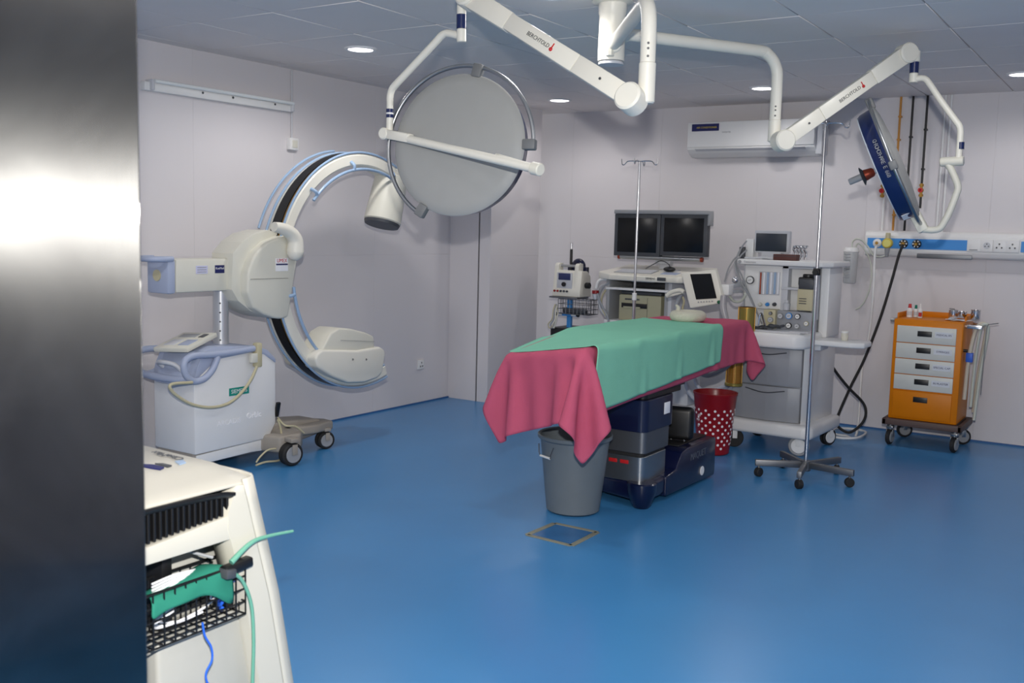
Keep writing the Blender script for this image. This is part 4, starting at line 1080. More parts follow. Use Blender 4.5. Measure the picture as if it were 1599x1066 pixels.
# ================================================================ BINS, DRAIN
r = thing('grey_bin', 'grey plastic bin with wire handle under the foot of the operating table', 'bin', (-2.76, 4.94, 0))
c = (-2.76, 4.94, 0)
G().lathe([(0, .002), (.14, .002), (.153, .012), (.198, .418), (.206, .425), (.214, .43), (.216, .448), (.210, .452), (.200, .446), (.193, .42), (.150, .02), (0, .012)], c, seg=64).obj('body', M_bin, r)
hx = V((-2.930, 4.900, 0.296))
d_ = (V((0, 0, 0)) - V((-2.76, 4.94, 0))); d_.z = 0; d_.normalize(); sd_ = Vector((-d_.y, d_.x, 0))
ang = math.radians(52)
ddir = (d_ * math.cos(ang) - sd_ * math.sin(ang)); tt = Vector((-ddir.y, ddir.x, 0))
if (V(c) + ddir).x > -2.76: ddir = (d_ * math.cos(ang) + sd_ * math.sin(ang)); tt = Vector((-ddir.y, ddir.x, 0))
b0 = V(c) + ddir * .205
G().tube([b0 + tt * .07 + Vector((0, 0, .40)), b0 + tt * .055 + ddir * .008 + Vector((0, 0, .355)), b0 + tt * .05 + ddir * .004 + Vector((0, 0, .335)), b0 - tt * .05 + ddir * .004 + Vector((0, 0, .335)), b0 - tt * .055 + ddir * .008 + Vector((0, 0, .355)), b0 - tt * .07 + Vector((0, 0, .40))], .003, seg=6, smooth=0).obj('wire_handle', M_dgrey, r)
G().cyl(b0 + tt * .045 + ddir * .004 + Vector((0, 0, .335)), b0 - tt * .045 + ddir * .004 + Vector((0, 0, .335)), .007, seg=10).obj('grip', M_white, r)
c = (-2.70, 6.92, 0)
r = thing('dotted_bin', 'dark red wastebasket with white polka dots beside the anaesthesia machine', 'bin', c)
G().lathe([(0, .002), (.108, .002), (.117, .010), (.156, .435), (.163, .445), (.163, .457), (.156, .458), (.150, .44), (.112, .015), (0, .010)], c, seg=64).obj('body', M_dred, r)
vd = math.atan2(-c[1], -c[0])
nd = 0
for row in range(11):
    for k in range(14):
        a = vd + (k - 4.0 + .5 * (row % 2)) * .46 + random.uniform(-.05, .05)
        if k < 2 and row > 1: continue
        if k > 10: continue
        z = .335 - row * .028
        rad = .1165 + (.156 - .1165) * (z - .01) / .425 + .0004
        n_ = Vector((math.cos(a), math.sin(a), -.09)).normalized()
        if nd < 98:
            G().cyl(V((c[0] + math.cos(a) * rad, c[1] + math.sin(a) * rad, z)) - n_ * .002, V((c[0] + math.cos(a) * rad, c[1] + math.sin(a) * rad, z)) + n_ * .001, .0092, seg=12).obj('dot', M_paper, r); nd += 1
for txt, z, da, sz in (('oh', .295, -.85, .03), ('my', .262, -.95, .03), ('L', .215, -.95, .03)):
    a = vd + da; rad = .1165 + (.156 - .1165) * (z - .01) / .425 + .002
    p = V((c[0] + math.cos(a) * rad, c[1] + math.sin(a) * rad, z))
    G().text(txt, p, (-math.sin(a), math.cos(a), 0), (math.cos(a) * .09, math.sin(a) * .09, 1), sz).obj('lettering', M_paper, r)
pa, pb, pc, pd = V((-2.715, 4.374, 0)), V((-2.707, 4.645, 0)), V((-2.44, 4.645, 0)), V((-2.437, 4.358, 0))
r = thing('floor_drain', 'square floor drain with taped metal rim set in the blue floor', 'floor drain', (-2.575, 4.50, 0.0005))
M_rim = mat('worn_metal_rim', (132, 132, 118), rough=.6, var=.25, scale=40)
for p, q in ((pa, pb), (pb, pc), (pc, pd), (pd, pa)):
    G().bar(p + Vector((0, 0, .0015)), q + Vector((0, 0, .0015)), .032, .003, bev=.0008).obj('rim_strip', M_rim, r)
G().bx(-2.69, -2.46, 4.385, 4.63, .0005, .0018).obj('cover', mat('drain_cover', (36, 100, 156), rough=.25, var=.1), r)

# ================================================================ IV STANDS
def iv_stand(name, cx_, cy_, zt, label, angs, rad, hook_ang, zj, knob_m, top_r=.010):
    r = thing(name, label, 'IV stand', (cx_, cy_, 0), 'steel IV stands')
    G().cyl((cx_, cy_, .09), (cx_, cy_, zj), .0135, seg=20).obj('lower_pole', M_chrome, r)
    G().cyl((cx_, cy_, zj), (cx_, cy_, zt), top_r, seg=16).obj('upper_pole', M_chrome, r)
    if knob_m is M_navytext:
        g = G(); g.cyl((cx_, cy_, zj - .02), (cx_, cy_, zj + .025), .024, seg=18, bev=.004); g.cyl((cx_, cy_ - .04, zj), (cx_, cy_, zj), .02, seg=12, bev=.003)
        g.obj('clamp_knob', M_black, r)
    else:
        G().cyl((cx_, cy_, zj - .03), (cx_, cy_, zj + .03), .019, seg=18, bev=.003).obj('pole_collar', M_white, r)
    G().cyl((cx_, cy_, .055), (cx_, cy_, .125), .035, seg=20, bev=.004).obj('hub', M_dsteel, r)
    for a in angs:
        a = math.radians(a); e = Vector((cx_ + rad * math.cos(a), cy_ + rad * math.sin(a), .095))
        s_ = Vector((cx_ + .02 * math.cos(a), cy_ + .02 * math.sin(a), .095))
        lg = G().bar(s_, e, .03, .042, bev=.003).obj('leg', M_dsteel, r)
        w = e - Vector((math.cos(a), math.sin(a), 0)) * .025
        G().cyl((w.x, w.y, .03), (w.x, w.y, .085), .008, seg=8).obj('stem', M_dsteel, lg)
        n = Vector((-math.sin(a + .7), math.cos(a + .7), 0))
        g = G(); g.cyl(V((w.x, w.y, .031)) - n * .018, V((w.x, w.y, .031)) + n * .018, .030, seg=20, bev=.004); g.obj('wheel', M_rub, lg)
    for k in range(4):
        a = math.radians(hook_ang + 90 * k); d = Vector((math.cos(a), math.sin(a), 0)); p = Vector((cx_, cy_, zt))
        G().tube([p, p + d * .05 + Vector((0, 0, .004)), p + d * .10, p + d * .125 + Vector((0, 0, -.025)), p + d * .145 + Vector((0, 0, -.02)), p + d * .15 + Vector((0, 0, .02))], .0042, seg=8).obj('hook', M_chrome, r)
    return r
c = V((-1.909, 6.571, 0.100))
iv_stand('iv_stand', c.x, c.y, 2.33, 'tall steel IV stand on five legs in front of the anaesthesia machine', [-152, -80, -8, 64, 136][:5], .33, 20, V(Py(1277, 425, c.y)).z, M_navytext)
c = V((-3.600, 7.350, 1.414))
iv_stand('iv_stand', c.x, 7.35, V((-3.610, 7.350, 2.170)).z, 'IV stand with white collar behind the green sheet, crossing the left dark screen', [0, 72, 144, 216, 288], .28, 10, V((-3.592, 7.350, 1.087)).z, M_white)

# ================================================================ ORANGE DRUG TROLLEY
X0, X1, Y0, Y1 = -1.735, -1.235, 8.10, 8.55
r = thing('drug_trolley', 'orange medical trolley with four white drawers against the back wall', 'trolley', (-1.48, 8.33, 0))
G().bx(X0, X1, Y0, Y1, .215, .995, .012).obj('cabinet', M_orange, r)
g = G()
for a in ((X0 + .0, X1 - .0, Y1 - .012, Y1), (X0, X0 + .012, Y0 + .1, Y1), (X1 - .012, X1, Y0 + .1, Y1)): g.bx(*a, .99, 1.035, .004)
g.obj('top_rim', M_orange, r)
zt = [.945, .812, .690, .568, .446]
xa, xb = X0 + .03, X1 - .045
wtxt = ['MEDICAL IPS', 'SYRINGES', 'SPECIAL CAP', 'IN PLASTER']
for i in range(4):
    d = G().bx(xa, xb, Y0 - .012, Y0 + .02, zt[i + 1] + .006, zt[i], .003).obj('drawer', mat('drawer_grey_white', (202, 204, 200), rough=.45), r)
    zc = (zt[i] + zt[i + 1]) / 2 + .012
    cx_ = xa + (xb - xa) * .475
    G().bx(cx_ - .052, cx_ + .052, Y0 - .0145, Y0 - .011, zc - .021, zc + .021, .002).obj('recess_handle', M_black, d)
    lx = xa + (xb - xa) * .80
    lb = G().bx(lx - .065, lx + .065, Y0 - .0138, Y0 - .0115, zc - .022, zc + .022).obj('label_card', mat('pale_card', (208, 212, 220), rough=.6), d)
    G().text(wtxt[i], (lx, Y0 - .0142, zc), (1, 0, 0), (0, 0, 1), .019 if i == 0 else .021, depth=.0004).obj('lettering', M_navytext, d)
d = G().bx(xa, xb, Y0 - .010, Y0 + .02, .235, .440, .003).obj('drawer', M_orange, r)
G().bx(cx_ - .052, cx_ + .052, Y0 - .0125, Y0 - .009, .36, .402, .002).obj('recess_handle', M_black, d)
g = G(); g.bx(X0 - .035, X1 + .045, Y0 - .035, Y0 + .0, .165, .215, .008); g.bx(X0 - .035, X1 + .045, Y1 - .0, Y1 + .03, .165, .215, .008)
g.bx(X0 - .035, X0, Y0 - .035, Y1 + .03, .165, .215, .008); g.bx(X1 + .01, X1 + .045, Y0 - .035, Y1 + .03, .165, .215, .008); g.bx(X0, X1, Y0, Y1, .17, .214)
g.obj('bumper', M_brown, r)
for x, y in ((X0 + .02, Y0 + .03), (X1 - .01, Y0 + .03), (X0 + .05, Y1 - .04), (X1 - .01, Y1 - .04)):
    caster(r, x, y, .062, .032, math.radians(80 if y < 8.3 else 30), M_rub, M_steel, .17, hub_m=M_grey)
G().tube([(X0, Y0 + .08, .975), (X0 - .035, Y0 + .08, .975), (X0 - .035, Y1 - .08, .975), (X0, Y1 - .08, .975)], .012, seg=10, smooth=0).obj('push_bar', M_steel, r)
G().bar((X1, Y0 + .06, .965), (X1 + .12, Y0 + .06, .965), .03, .028, bev=.003).obj('side_rail', M_chrome, r)
G().bar((X1 + .01, Y1 - .08, .965), (X1 + .12, Y1 - .08, .965), .02, .02, bev=.003).obj('side_rail', M_chrome, r)
G().bar((X1 + .11, Y0 + .06, .965), (X1 + .11, Y1 - .08, .965), .02, .02, bev=.003).obj('side_rail', M_chrome, r)
G().cyl((X1, Y0 + .07, .78), (X1 + .03, Y0 + .07, .78), .012, seg=14).obj('lock', M_black, r)
# hanging tubes on the rail
G().tube([(X1 + .02, Y0 + .14, .40), (X1 + .03, Y0 + .14, .7), (X1 + .06, Y0 + .16, .93), (X1 + .105, Y0 + .18, .985), (X1 + .13, Y0 + .2, .93), (X1 + .10, Y0 + .2, .6), (X1 + .085, Y0 + .2, .3)], .015, seg=12).obj('corrugated_tube', mat('hose_ivory', (206, 200, 186), rough=.6), None, 'ivory tube hanging over the rail on the right side of the orange trolley', 'tube')
G().tube([(X1 + .07, Y0 + .13, .35), (X1 + .08, Y0 + .12, .7), (X1 + .10, Y0 + .12, .94), (X1 + .125, Y0 + .13, .985), (X1 + .15, Y0 + .14, .94), (X1 + .12, Y0 + .14, .62), (X1 + .10, Y0 + .13, .25)], .012, seg=12).obj('clear_tube', M_hose, None, 'translucent tube hanging beside the ivory one on the trolley rail', 'tube')
G().bx(X1 + .012, X1 + .060, Y0 + .115, Y0 + .165, .69, .76, .004).obj('blue_clip', M_vblue, None, 'blue tape clip holding the tube on the trolley side', 'clip')
G().tube([(X1 + .22, Y0 + .12, 1.0), (X1 + .15, Y0 + .12, .985), (X1 + .14, Y0 + .12, .95), (X1 + .135, Y0 + .12, .45)], .0035, seg=6, smooth=0).obj('probe_rod', M_dsteel, None, 'thin metal rod with bent tip hanging from the trolley rail', 'rod')
# bottles
def bottle(px, base_y, r_, h, capm, lab, y, z0=.997, body=M_white, tip=None):
    p = V(Py(px, 487, y)); 
    t = thing('bottle', lab, 'bottle', (p.x, y, z0))
    G().lathe([(0, 0), (r_, 0), (r_, h * .6), (r_ * .5, h * .7), (r_ * .45, h * .72), (0, h * .72)], (p.x, y, z0), seg=20).obj('body', body, t)
    G().lathe([(0, h * .7), (r_ * .62, h * .7), (r_ * .5, h), (0, h)], (p.x, y, z0), seg=16).obj('cap', capm, t)
    G().lathe([(r_ + .0006, h * .15), (r_ + .0006, h * .45)], (p.x, y, z0), seg=20).obj('label_band', M_lgrey, t)
bottle(1420.5, 0, .022, .105, M_red, 'white bottle with red cap, left one on the orange trolley', 8.30)
bottle(1430, 0, .018, .095, M_gcloth, 'white dropper bottle with green cap, middle one on the orange trolley', 8.36)
bottle(1437, 0, .016, .11, M_white, 'slim white bottle, right one of the three on the orange trolley', 8.29)
G().cyl(V((-1.579, 8.260, 1.040)) + Vector((0, 0, -.03)), V((-1.579, 8.260, 1.040)) + Vector((0, 0, 0)), .012, seg=14).obj('red_cap', M_red, None, 'small loose red cap beside the slim white bottle', 'cap')
# paper, bowls
c = V((-1.291, 8.280, 1.048))
rows = []
for j in range(7):
    row = []
    for i in range(9):
        x = c.x - .10 + .205 * i / 8 + .008 * math.sin(j * 1.7); y = 8.20 + .16 * j / 6 + .01 * math.sin(i)
        row.append((x, y, .999 + .004 * (math.sin(i * 1.9 + j) + 1)))
    rows.append(row)
G().grid(rows).obj('paper_sheet', M_paper, None, 'crumpled white paper under the steel bowls on the orange trolley', 'paper', sharp=180, solid=.001, subsurf=1)
def pot(px, y, r_, h, lab, name, z0=1.012, lid=False):
    p = V(Py(px, 485, y)); t = thing(name, lab, name.replace('_', ' '), (p.x, y, z0))
    G().lathe([(0, 0), (r_ * .9, 0), (r_, .006), (r_, h - .004), (r_ + .004, h), (r_ - .002, h), (r_ - .004, .01), (0, .006)], (p.x, y, z0), seg=32).obj('body', M_chrome, t)
    if lid:
        G().lathe([(0, h), (r_ * .9, h), (r_ * .9, h + .003), (0, h + .006)][::-1], (p.x, y, z0), seg=24).obj('lid', M_steel, t)
        G().bar((p.x - r_ * .9, y - .01, z0 + h + .012), (p.x + r_ * .3, y - .01, z0 + h + .010), .014, .005, bev=.001).obj('lid_handle', M_dgrey, t)
pot(1489, 8.27, .032, .062, 'small lidded steel pot, leftmost steel vessel on the orange trolley', 'steel_pot', lid=True)
pot(1502, 8.36, .036, .05, 'low steel bowl between the lidded pot and the steel cup on the trolley', 'steel_bowl')
pot(1524, 8.31, .034, .072, 'straight steel cup, rightmost vessel on the orange trolley', 'steel_cup')

# ================================================================ ANAESTHESIA MACHINE
YF = 7.22
r = thing('anaesthesia_machine', 'white and grey anaesthesia machine with gauges and two big drawers', 'anaesthesia machine', (-2.4, 7.5, 0))
xl = V(Py(1157, 600, YF)).x; xr = V(Py(1253, 600, YF)).x
# base
G().prism([(-2.74, 7.16), (-2.10, 7.14), (-2.05, 7.18), (-2.03, 7.86), (-2.74, 7.86)], 'z', .135, .235, .03, 4).obj('base', M_white, r)
# drawers body
g = G(); g.bx(-2.69, -2.165, 7.24, 7.84, .23, .80, .02)
g.obj('drawer_carcass', M_panelgrey, r)
g = G(); g.prism([(-2.13, 7.30), (-2.155, 7.22), (-2.165, 7.30), (-2.165, 7.84), (-2.10, 7.84)], 'z', .23, .80, .003); g.obj('side_cheek', M_white, r)
zs = (.235, .50, .785)
for i in range(2):
    d = G().prism([(-2.69, 7.235), (-2.60, 7.215), (-2.42, 7.205), (-2.26, 7.215), (-2.17, 7.235), (-2.17, 7.26), (-2.69, 7.26)], 'z', zs[i] + .004, zs[i + 1] - .003, .006).obj('drawer', M_panelgrey, r)
    G().tube([(-2.58, 7.212, zs[i + 1] - .03), (-2.43, 7.199, zs[i + 1] - .052), (-2.28, 7.212, zs[i + 1] - .03)], .004, seg=8).obj('grip_line', M_dgrey, d)
# work deck
G().prism([(-2.75, 7.16), (-2.68, 7.125), (-2.42, 7.11), (-2.20, 7.125), (-2.14, 7.17), (-2.12, 7.30), (-2.10, 7.84), (-2.75, 7.84)], 'z', .79, .90, .028, 4).obj('work_deck', M_white, r)
G().prism([(-2.72, 7.18), (-2.18, 7.18), (-2.15, 7.5), (-2.72, 7.5)], 'z', .899, .912, .005).obj('deck_mat', M_lgrey, r)
# side tray with mug
G().prism([(-2.13, 7.26), (-1.84, 7.26), (-1.75, 7.30), (-1.75, 7.50), (-1.84, 7.54), (-2.13, 7.54)], 'z', .822, .862, .012, 3).obj('side_tray', M_white, r)
G().bx(-2.16, -2.06, 7.30, 7.50, .78, .84, .01).obj('tray_bracket', M_lgrey, r)
# rear tower
G().bx(-2.66, -2.10, 7.52, 7.84, .90, 1.385, .01).obj('tower_shell', M_white, r)
fx = lambda px, y: V(Py(px, 450, y)).x
G().bx(fx(1162, 7.46), fx(1221, 7.46), 7.46, 7.53, V((-2.569, 7.460, 1.048)).z, 1.385, .008).obj('flowmeter_block', M_white, r)
win = G().bx(fx(1184, 7.455), fx(1217, 7.455), 7.452, 7.465, V((-2.523, 7.455, 1.159)).z, V((-2.533, 7.455, 1.334)).z, .002).obj('flowmeter_window', M_lgrey, r)
for k in range(6):
    px = 1186.5 + k * 5.6
    a, b = V(Py(px, 459, 7.448)), V(Py(px, 425, 7.448))
    G().cyl(a, (a.x, a.y, b.z), .0085 if k else .006, seg=12).obj('flow_tube', M_sky if k in (2, 4) else M_paper if k else M_copper, win)
def gauge(px, py, y, rad, face, rim, name='gauge', par=None):
    c_ = V(Py(px, py, y)); par = par or r
    gg = G().lathe([(0, 0), (rad, 0), (rad, .016), (rad * .85, .018), (0, .010)], c_, (0, -1, 0), 28).obj(name, rim, par)
    G().cyl(c_ + Vector((0, -.008, 0)), c_ + Vector((0, -.0175, 0)), rad * .82, seg=24).obj('dial', face, gg)
    G().bar(c_ + Vector((-rad * .4, -.019, -rad * .1)), c_ + Vector((rad * .4, -.019, rad * .1)), .003, .002, up=(0, 1, 0)).obj('needle', M_dgrey, gg)
    return gg
gauge(1172, 437, 7.458, .031, M_white, M_dgrey)
for px, m in ((1188, M_offw), (1199, M_blue), (1210, M_dgrey)):
    c_ = V(Py(px, 475, 7.458)); G().cyl(c_, c_ + Vector((0, -.03, 0)), .015, .013, seg=18, bev=.003).obj('flow_knob', m, r)
# right bay: recess with shelf
bl, br_ = fx(1224, 7.5), fx(1274, 7.5)
g = G(); g.bx(bl, bl + .05, 7.44, 7.53, .99, 1.385, .004); g.bx(br_ - .01, br_ + .03, 7.44, 7.53, .99, 1.385, .004); g.bx(bl, br_, 7.44, 7.53, 1.365, 1.385); g.bx(bl, br_, 7.43, 7.53, V((-2.279, 7.450, 1.216)).z - .01, V((-2.279, 7.450, 1.216)).z + .008, .002)
g.obj('bay_frame', M_lgrey, r)
ef = G(); ef.lathe([(0, 0), (.025, 0), (.028, .05), (.015, .06), (.015, .075), (0, .075)], V((-2.373, 7.440, 1.052)), seg=16); ef.obj('small_canister', M_lgrey, r)
v = G(); c0, c1 = V((-2.279, 7.400, 1.060)), V((-2.164, 7.400, 1.219))
vb = G().bx(c0.x, c1.x, 7.38, 7.48, c0.z, c1.z - .0, .006).obj('vaporizer_lower', M_beige, r)
c2 = V((-2.168, 7.400, 1.295))
G().bx(c0.x + .005, c1.x, 7.38, 7.48, c1.z, c2.z, .006).obj('vaporizer_upper', M_dgrey, r)
G().bx(c0.x - .002, c1.x - .01, 7.385, 7.47, V((-2.265, 7.400, 1.243)).z, c2.z + .012, .01).obj('vaporizer_lid', M_black, r)
G().cyl((c0.x + .06, 7.43, c2.z + .01), (c0.x + .06, 7.43, c2.z + .035), .04, seg=20, bev=.005).obj('vaporizer_dial', M_black, r)
for k in range(3): G().bx(c0.x + .015, c0.x + .07, 7.377, 7.381, c0.z + .05 + .018 * k, c0.z + .056 + .018 * k).obj('display_line', M_dgrey, vb)
# lower gauge panel
pz0, pz1 = V((-2.293, 7.400, 0.891)).z, V((-2.302, 7.400, 1.049)).z
G().bx(fx(1214, 7.4), fx(1274, 7.4), 7.40, 7.53, .90, pz1, .006).obj('gauge_panel', M_panelgrey, r)
gauge(1219, 493, 7.396, .021, M_lgrey, M_grey); gauge(1232.5, 493, 7.396, .024, M_lgrey, M_blue); gauge(1246, 494, 7.396, .021, M_white, M_black)
gauge(1232, 508, 7.396, .022, M_white, M_black); gauge(1245, 509, 7.396, .019, M_lgrey, M_grey); gauge(1259.5, 505, 7.396, .017, M_white, M_beige)
blk = G().bx(fx(1194, 7.36), fx(1213, 7.36), 7.36, 7.50, .905, V((-2.485, 7.360, 1.054)).z, .008).obj('absorber_block', M_beige, r)
gauge(1203.5, 499, 7.357, .021, M_lgrey, M_grey); gauge(1203.5, 489, 7.357, .013, M_grey, M_dgrey); gauge(1203.5, 508, 7.357, .015, M_grey, M_dgrey)
# amber canisters
for (pa_, pb_, y_, rr_, m_, nm) in (((1165.5, 505), (1165.5, 479), 7.15, .056, M_gold, 'bellows_canister'), ):
    a, b = V(Py(*pa_, y_)), V(Py(*pb_, y_)); G().cyl((a.x, y_, .862), (a.x, y_, b.z), rr_, seg=32, bev=.004).obj(nm, m_, r)
    G().cyl((a.x, y_, b.z - .008), (a.x, y_, b.z), rr_ + .004, seg=32).obj('canister_rim', M_brass, r)
    for k in range(4):
        th = k * PI / 2 + .3; G().cyl((a.x + (rr_ + .004) * math.cos(th), y_ + (rr_ + .004) * math.sin(th), .862), (a.x + (rr_ + .004) * math.cos(th), y_ + (rr_ + .004) * math.sin(th), b.z), .004, seg=8).obj('canister_rod', M_brass, r)
a, b = V((-2.640, 7.100, 0.497)), V((-2.650, 7.100, 0.689))
G().cyl((a.x, 7.12, a.z), (a.x, 7.12, .80), .054, seg=32).obj('absorber_canister', M_amber, r)
G().cyl((a.x, 7.12, a.z - .012), (a.x, 7.12, a.z + .012), .066, seg=32, bev=.004).obj('absorber_base', M_gold, r)
G().bx(a.x - .06, a.x + .12, 7.10, 7.26, .80, .862, .01).obj('absorber_head', M_lgrey, r)
for k in range(4):
    th = k * PI / 2 + .5; G().cyl((a.x + .058 * math.cos(th), 7.12 + .058 * math.sin(th), a.z), (a.x + .058 * math.cos(th), 7.12 + .058 * math.sin(th), .80), .004, seg=8).obj('absorber_rod', M_brass, r)
# top shelf
G().prism([(-2.76, 7.38), (-2.72, 7.34), (-2.10, 7.34), (-2.03, 7.40), (-2.03, 7.86), (-2.76, 7.86)], 'z', 1.385, 1.425, .012, 3).obj('top_shelf', M_white, r)
G().cyl((-2.72, 7.339, 1.405), (-2.72, 7.334, 1.405), .012, seg=14).obj('maker_badge', M_grey, r)
G().text('Datascope', (-2.64, 7.337, 1.405), (1, 0, 0), (0, 0, 1), .022).obj('lettering', M_grey, r)
# left gas pillar
G().bx(-2.745, -2.66, 7.50, 7.84, .90, 1.385, .01).obj('side_pillar', M_lgrey, r)
caster(r, -2.16, 7.24, .075, .05, math.radians(8), M_grey, M_white, .15, twin=True, hub_m=M_white)
caster(r, -2.10, 7.78, .065, .05, math.radians(60), M_rub, M_white, .15, twin=True, hub_m=M_white)
caster(r, -2.66, 7.24, .07, .05, math.radians(30), M_rub, M_white, .15, twin=True)
caster(r, -2.66, 7.78, .07, .05, math.radians(30), M_rub, M_white, .15, twin=True)
# pillar on right, behind the stand
G().bx(-2.145, -2.08, 7.50, 7.84, .86, 1.385, .01).obj('side_pillar', M_white, r)
# breathing arm and ventilator monitor
armr = r
G().bar(V((-2.722, 7.460, 1.247)), V((-2.795, 7.200, 1.193)), .03, .03, bev=.004).obj('swing_arm', M_lgrey, r)
G().bx(V((-2.798, 7.180, 1.203)).x, V((-2.722, 7.180, 1.207)).x, 7.14, 7.24, V((-2.775, 7.180, 1.156)).z, V((-2.779, 7.180, 1.233)).z, .006).obj('arm_bracket', M_white, r)
for k, (p_, q_) in enumerate((((1139, 455), (1162, 455)), ((1139, 446), (1162, 446)))):
    G().bar(V(Py(*p_, 7.2)), V(Py(*q_, 7.5)), .02, .02, bev=.003).obj('arm_rail', M_lgrey, r)
# reservoir tube + corrugated hoses
G().tube([(-2.724, 7.050, 1.159), (-2.725, 7.050, 1.078), (-2.712, 7.050, 1.022), (-2.695, 7.050, 0.976)], .022, seg=14, taper=lambda t: 1 + .2 * math.sin(t * 3)).obj('breathing_bag', mat('smoke_tubing', (160, 160, 165), rough=.35), r)

q = [V(Py(px, py, 7.08)) for px, py in ((1063, 426), (1117, 421), (1130, 473), (1077, 482))]
def quad_slab(q, th, m, name, par, bev=.006):
    n = (q[1] - q[0]).cross(q[3] - q[0]).normalized()
    if n.y > 0: n = -n
    t = bmesh.new(); f = [t.verts.new(p) for p in q]; b_ = [t.verts.new(p - n * th) for p in q]
    t.faces.new(f); t.faces.new(b_[::-1])
    for i in range(4): t.faces.new((f[i], b_[i], b_[(i + 1) % 4], f[(i + 1) % 4]))
    bmesh.ops.recalc_face_normals(t, faces=t.faces)
    if bev: bmesh.ops.bevel(t, geom=t.edges[:], offset=bev, segments=3, profile=.5, affect='EDGES', clamp_overlap=True)
    g = G(); g._merge(t); return g.obj(name, m, par), n
ca, n = quad_slab(q, .06, M_cream, 'ventilator_screen', r, .012)
ca['label'] = 'tilted cream ventilator screen with green knob'
s_ = [V(Py(px, py, 7.075)) + n * .0 for px, py in ((1077.5, 428), (1110, 427), (1119, 465.5), (1087, 467.5))]
quad_slab(s_, .003, M_screen, 'screen', ca, 0)
for k in range(6):
    p = V(Py(1090.5 + k * 4.3, 471.5 - k * .25, 7.075)); G().box(p, (.010, .004, .010), .001).obj('button', M_grey, ca)
p = V((-2.764, 7.070, 1.106)); G().cyl(p + Vector((0, .01, 0)), p + Vector((0, -.015, 0)), .013, seg=18, bev=.003).obj('knob', mat('green_knob', (20, 90, 60), rough=.4), ca)
G().bar(V((-2.922, 7.160, 1.187)), V((-2.795, 7.200, 1.193)), .04, .04, bev=.006).obj('mount', M_lgrey, ca)
G().bar(V((-3.212, 7.120, 1.124)), V((-3.081, 7.120, 1.166)), .045, .035, bev=.01).obj('breathing_manifold', M_offw, r)
G().tube([(-3.203, 7.100, 1.125), (-3.162, 7.100, 1.157), (-3.094, 7.100, 1.175), (-3.062, 7.100, 1.162)], .017, seg=12).obj('breathing_manifold', M_offw, r)
# hoses round the monitor
M_cor = mat('grey_corrugated_hose', (150, 154, 160), rough=.5)
G().tube([(-3.098, 7.160, 1.153), (-3.128, 7.160, 1.107), (-3.146, 7.160, 1.047), (-3.134, 7.160, 1.003), (-3.090, 7.160, 0.986), (-3.016, 7.160, 0.991)], .017, seg=12).obj('breathing_hose', M_cor, None, 'grey breathing hose curling down left of the tilted cream screen', 'hose')
G().tube([(-3.131, 7.200, 1.145), (-3.102, 7.200, 1.087), (-3.110, 7.200, 1.027), (-3.081, 7.200, 0.989)], .009, seg=10).obj('breathing_tube', M_beige, None, 'thin beige tube beside the grey hose behind the gauze ring', 'tube')
G().tube([(-2.904, 7.000, 0.612), (-2.825, 7.000, 0.561), (-2.735, 7.000, 0.580), (-2.654, 7.000, 0.641), (-2.631, 7.000, 0.676)], .019, seg=12).obj('breathing_hose', M_cor, None, 'grey corrugated hose under the table running to the amber canister', 'hose')
G().tube([(-3.130, 7.300, 0.549), (-3.104, 7.300, 0.450), (-3.056, 7.300, 0.353), (-2.989, 7.300, 0.310), (-2.884, 7.300, 0.337), (-2.734, 7.300, 0.464)] + [(-2.69, 7.33, .42)], .018, seg=12).obj('breathing_hose', mat('pale_hose', (170, 176, 190), rough=.5), None, 'pale grey hose hanging under the table above the white castor', 'hose')
G().tube([(-2.66, 7.30, .72)] + [(-2.891, 7.280, 0.640), (-2.996, 7.280, 0.610), (-3.024, 7.280, 0.536), (-2.998, 7.280, 0.438), (-2.921, 7.280, 0.386), (-2.803, 7.280, 0.429)] + [(-2.68, 7.31, .50)], .015, seg=12).obj('breathing_hose', MATS['pale_hose'], None, 'short pale hose loop under the table, left of the dotted bin', 'hose')

# monitor on the top shelf
zS = 1.4255
r = thing('patient_monitor', 'small grey flat patient monitor on the top shelf of the anaesthesia machine', 'monitor', (-2.5, 7.55, zS))
x0_, x1_ = V((-2.671, 7.500, 1.544)).x, V((-2.401, 7.500, 1.551)).x
z0_, z1_ = V((-2.531, 7.500, 1.475)).z, V((-2.540, 7.500, 1.645)).z
G().bx(x0_, x1_, 7.50, 7.56, z0_, z1_, .008).obj('casing', M_lgrey, r)
G().bx(x0_ + .012, x1_ - .018, 7.497, 7.503, z0_ + .012, z1_ - .022, .001).obj('screen', mat('dull_screen', (38, 46, 58), rough=.35), r)
G().bx(x0_ + .06, x1_ - .06, 7.50, 7.60, zS, z0_ + .01, .004).obj('stand_foot', M_lgrey, r)
xk = V((-2.720, 7.500, 1.518)).x
r = thing('monitor_module', 'white monitoring module with grey leads left of the small monitor', 'medical module', (xk, 7.55, zS))
G().bx(xk - .02, x0_ - .006, 7.50, 7.62, zS, V((-2.724, 7.500, 1.577)).z, .008).obj('casing', M_white, r)
G().bx(xk - .06, xk - .018, 7.47, 7.56, zS, zS + .09, .006).obj('connector_block', M_dgrey, r)
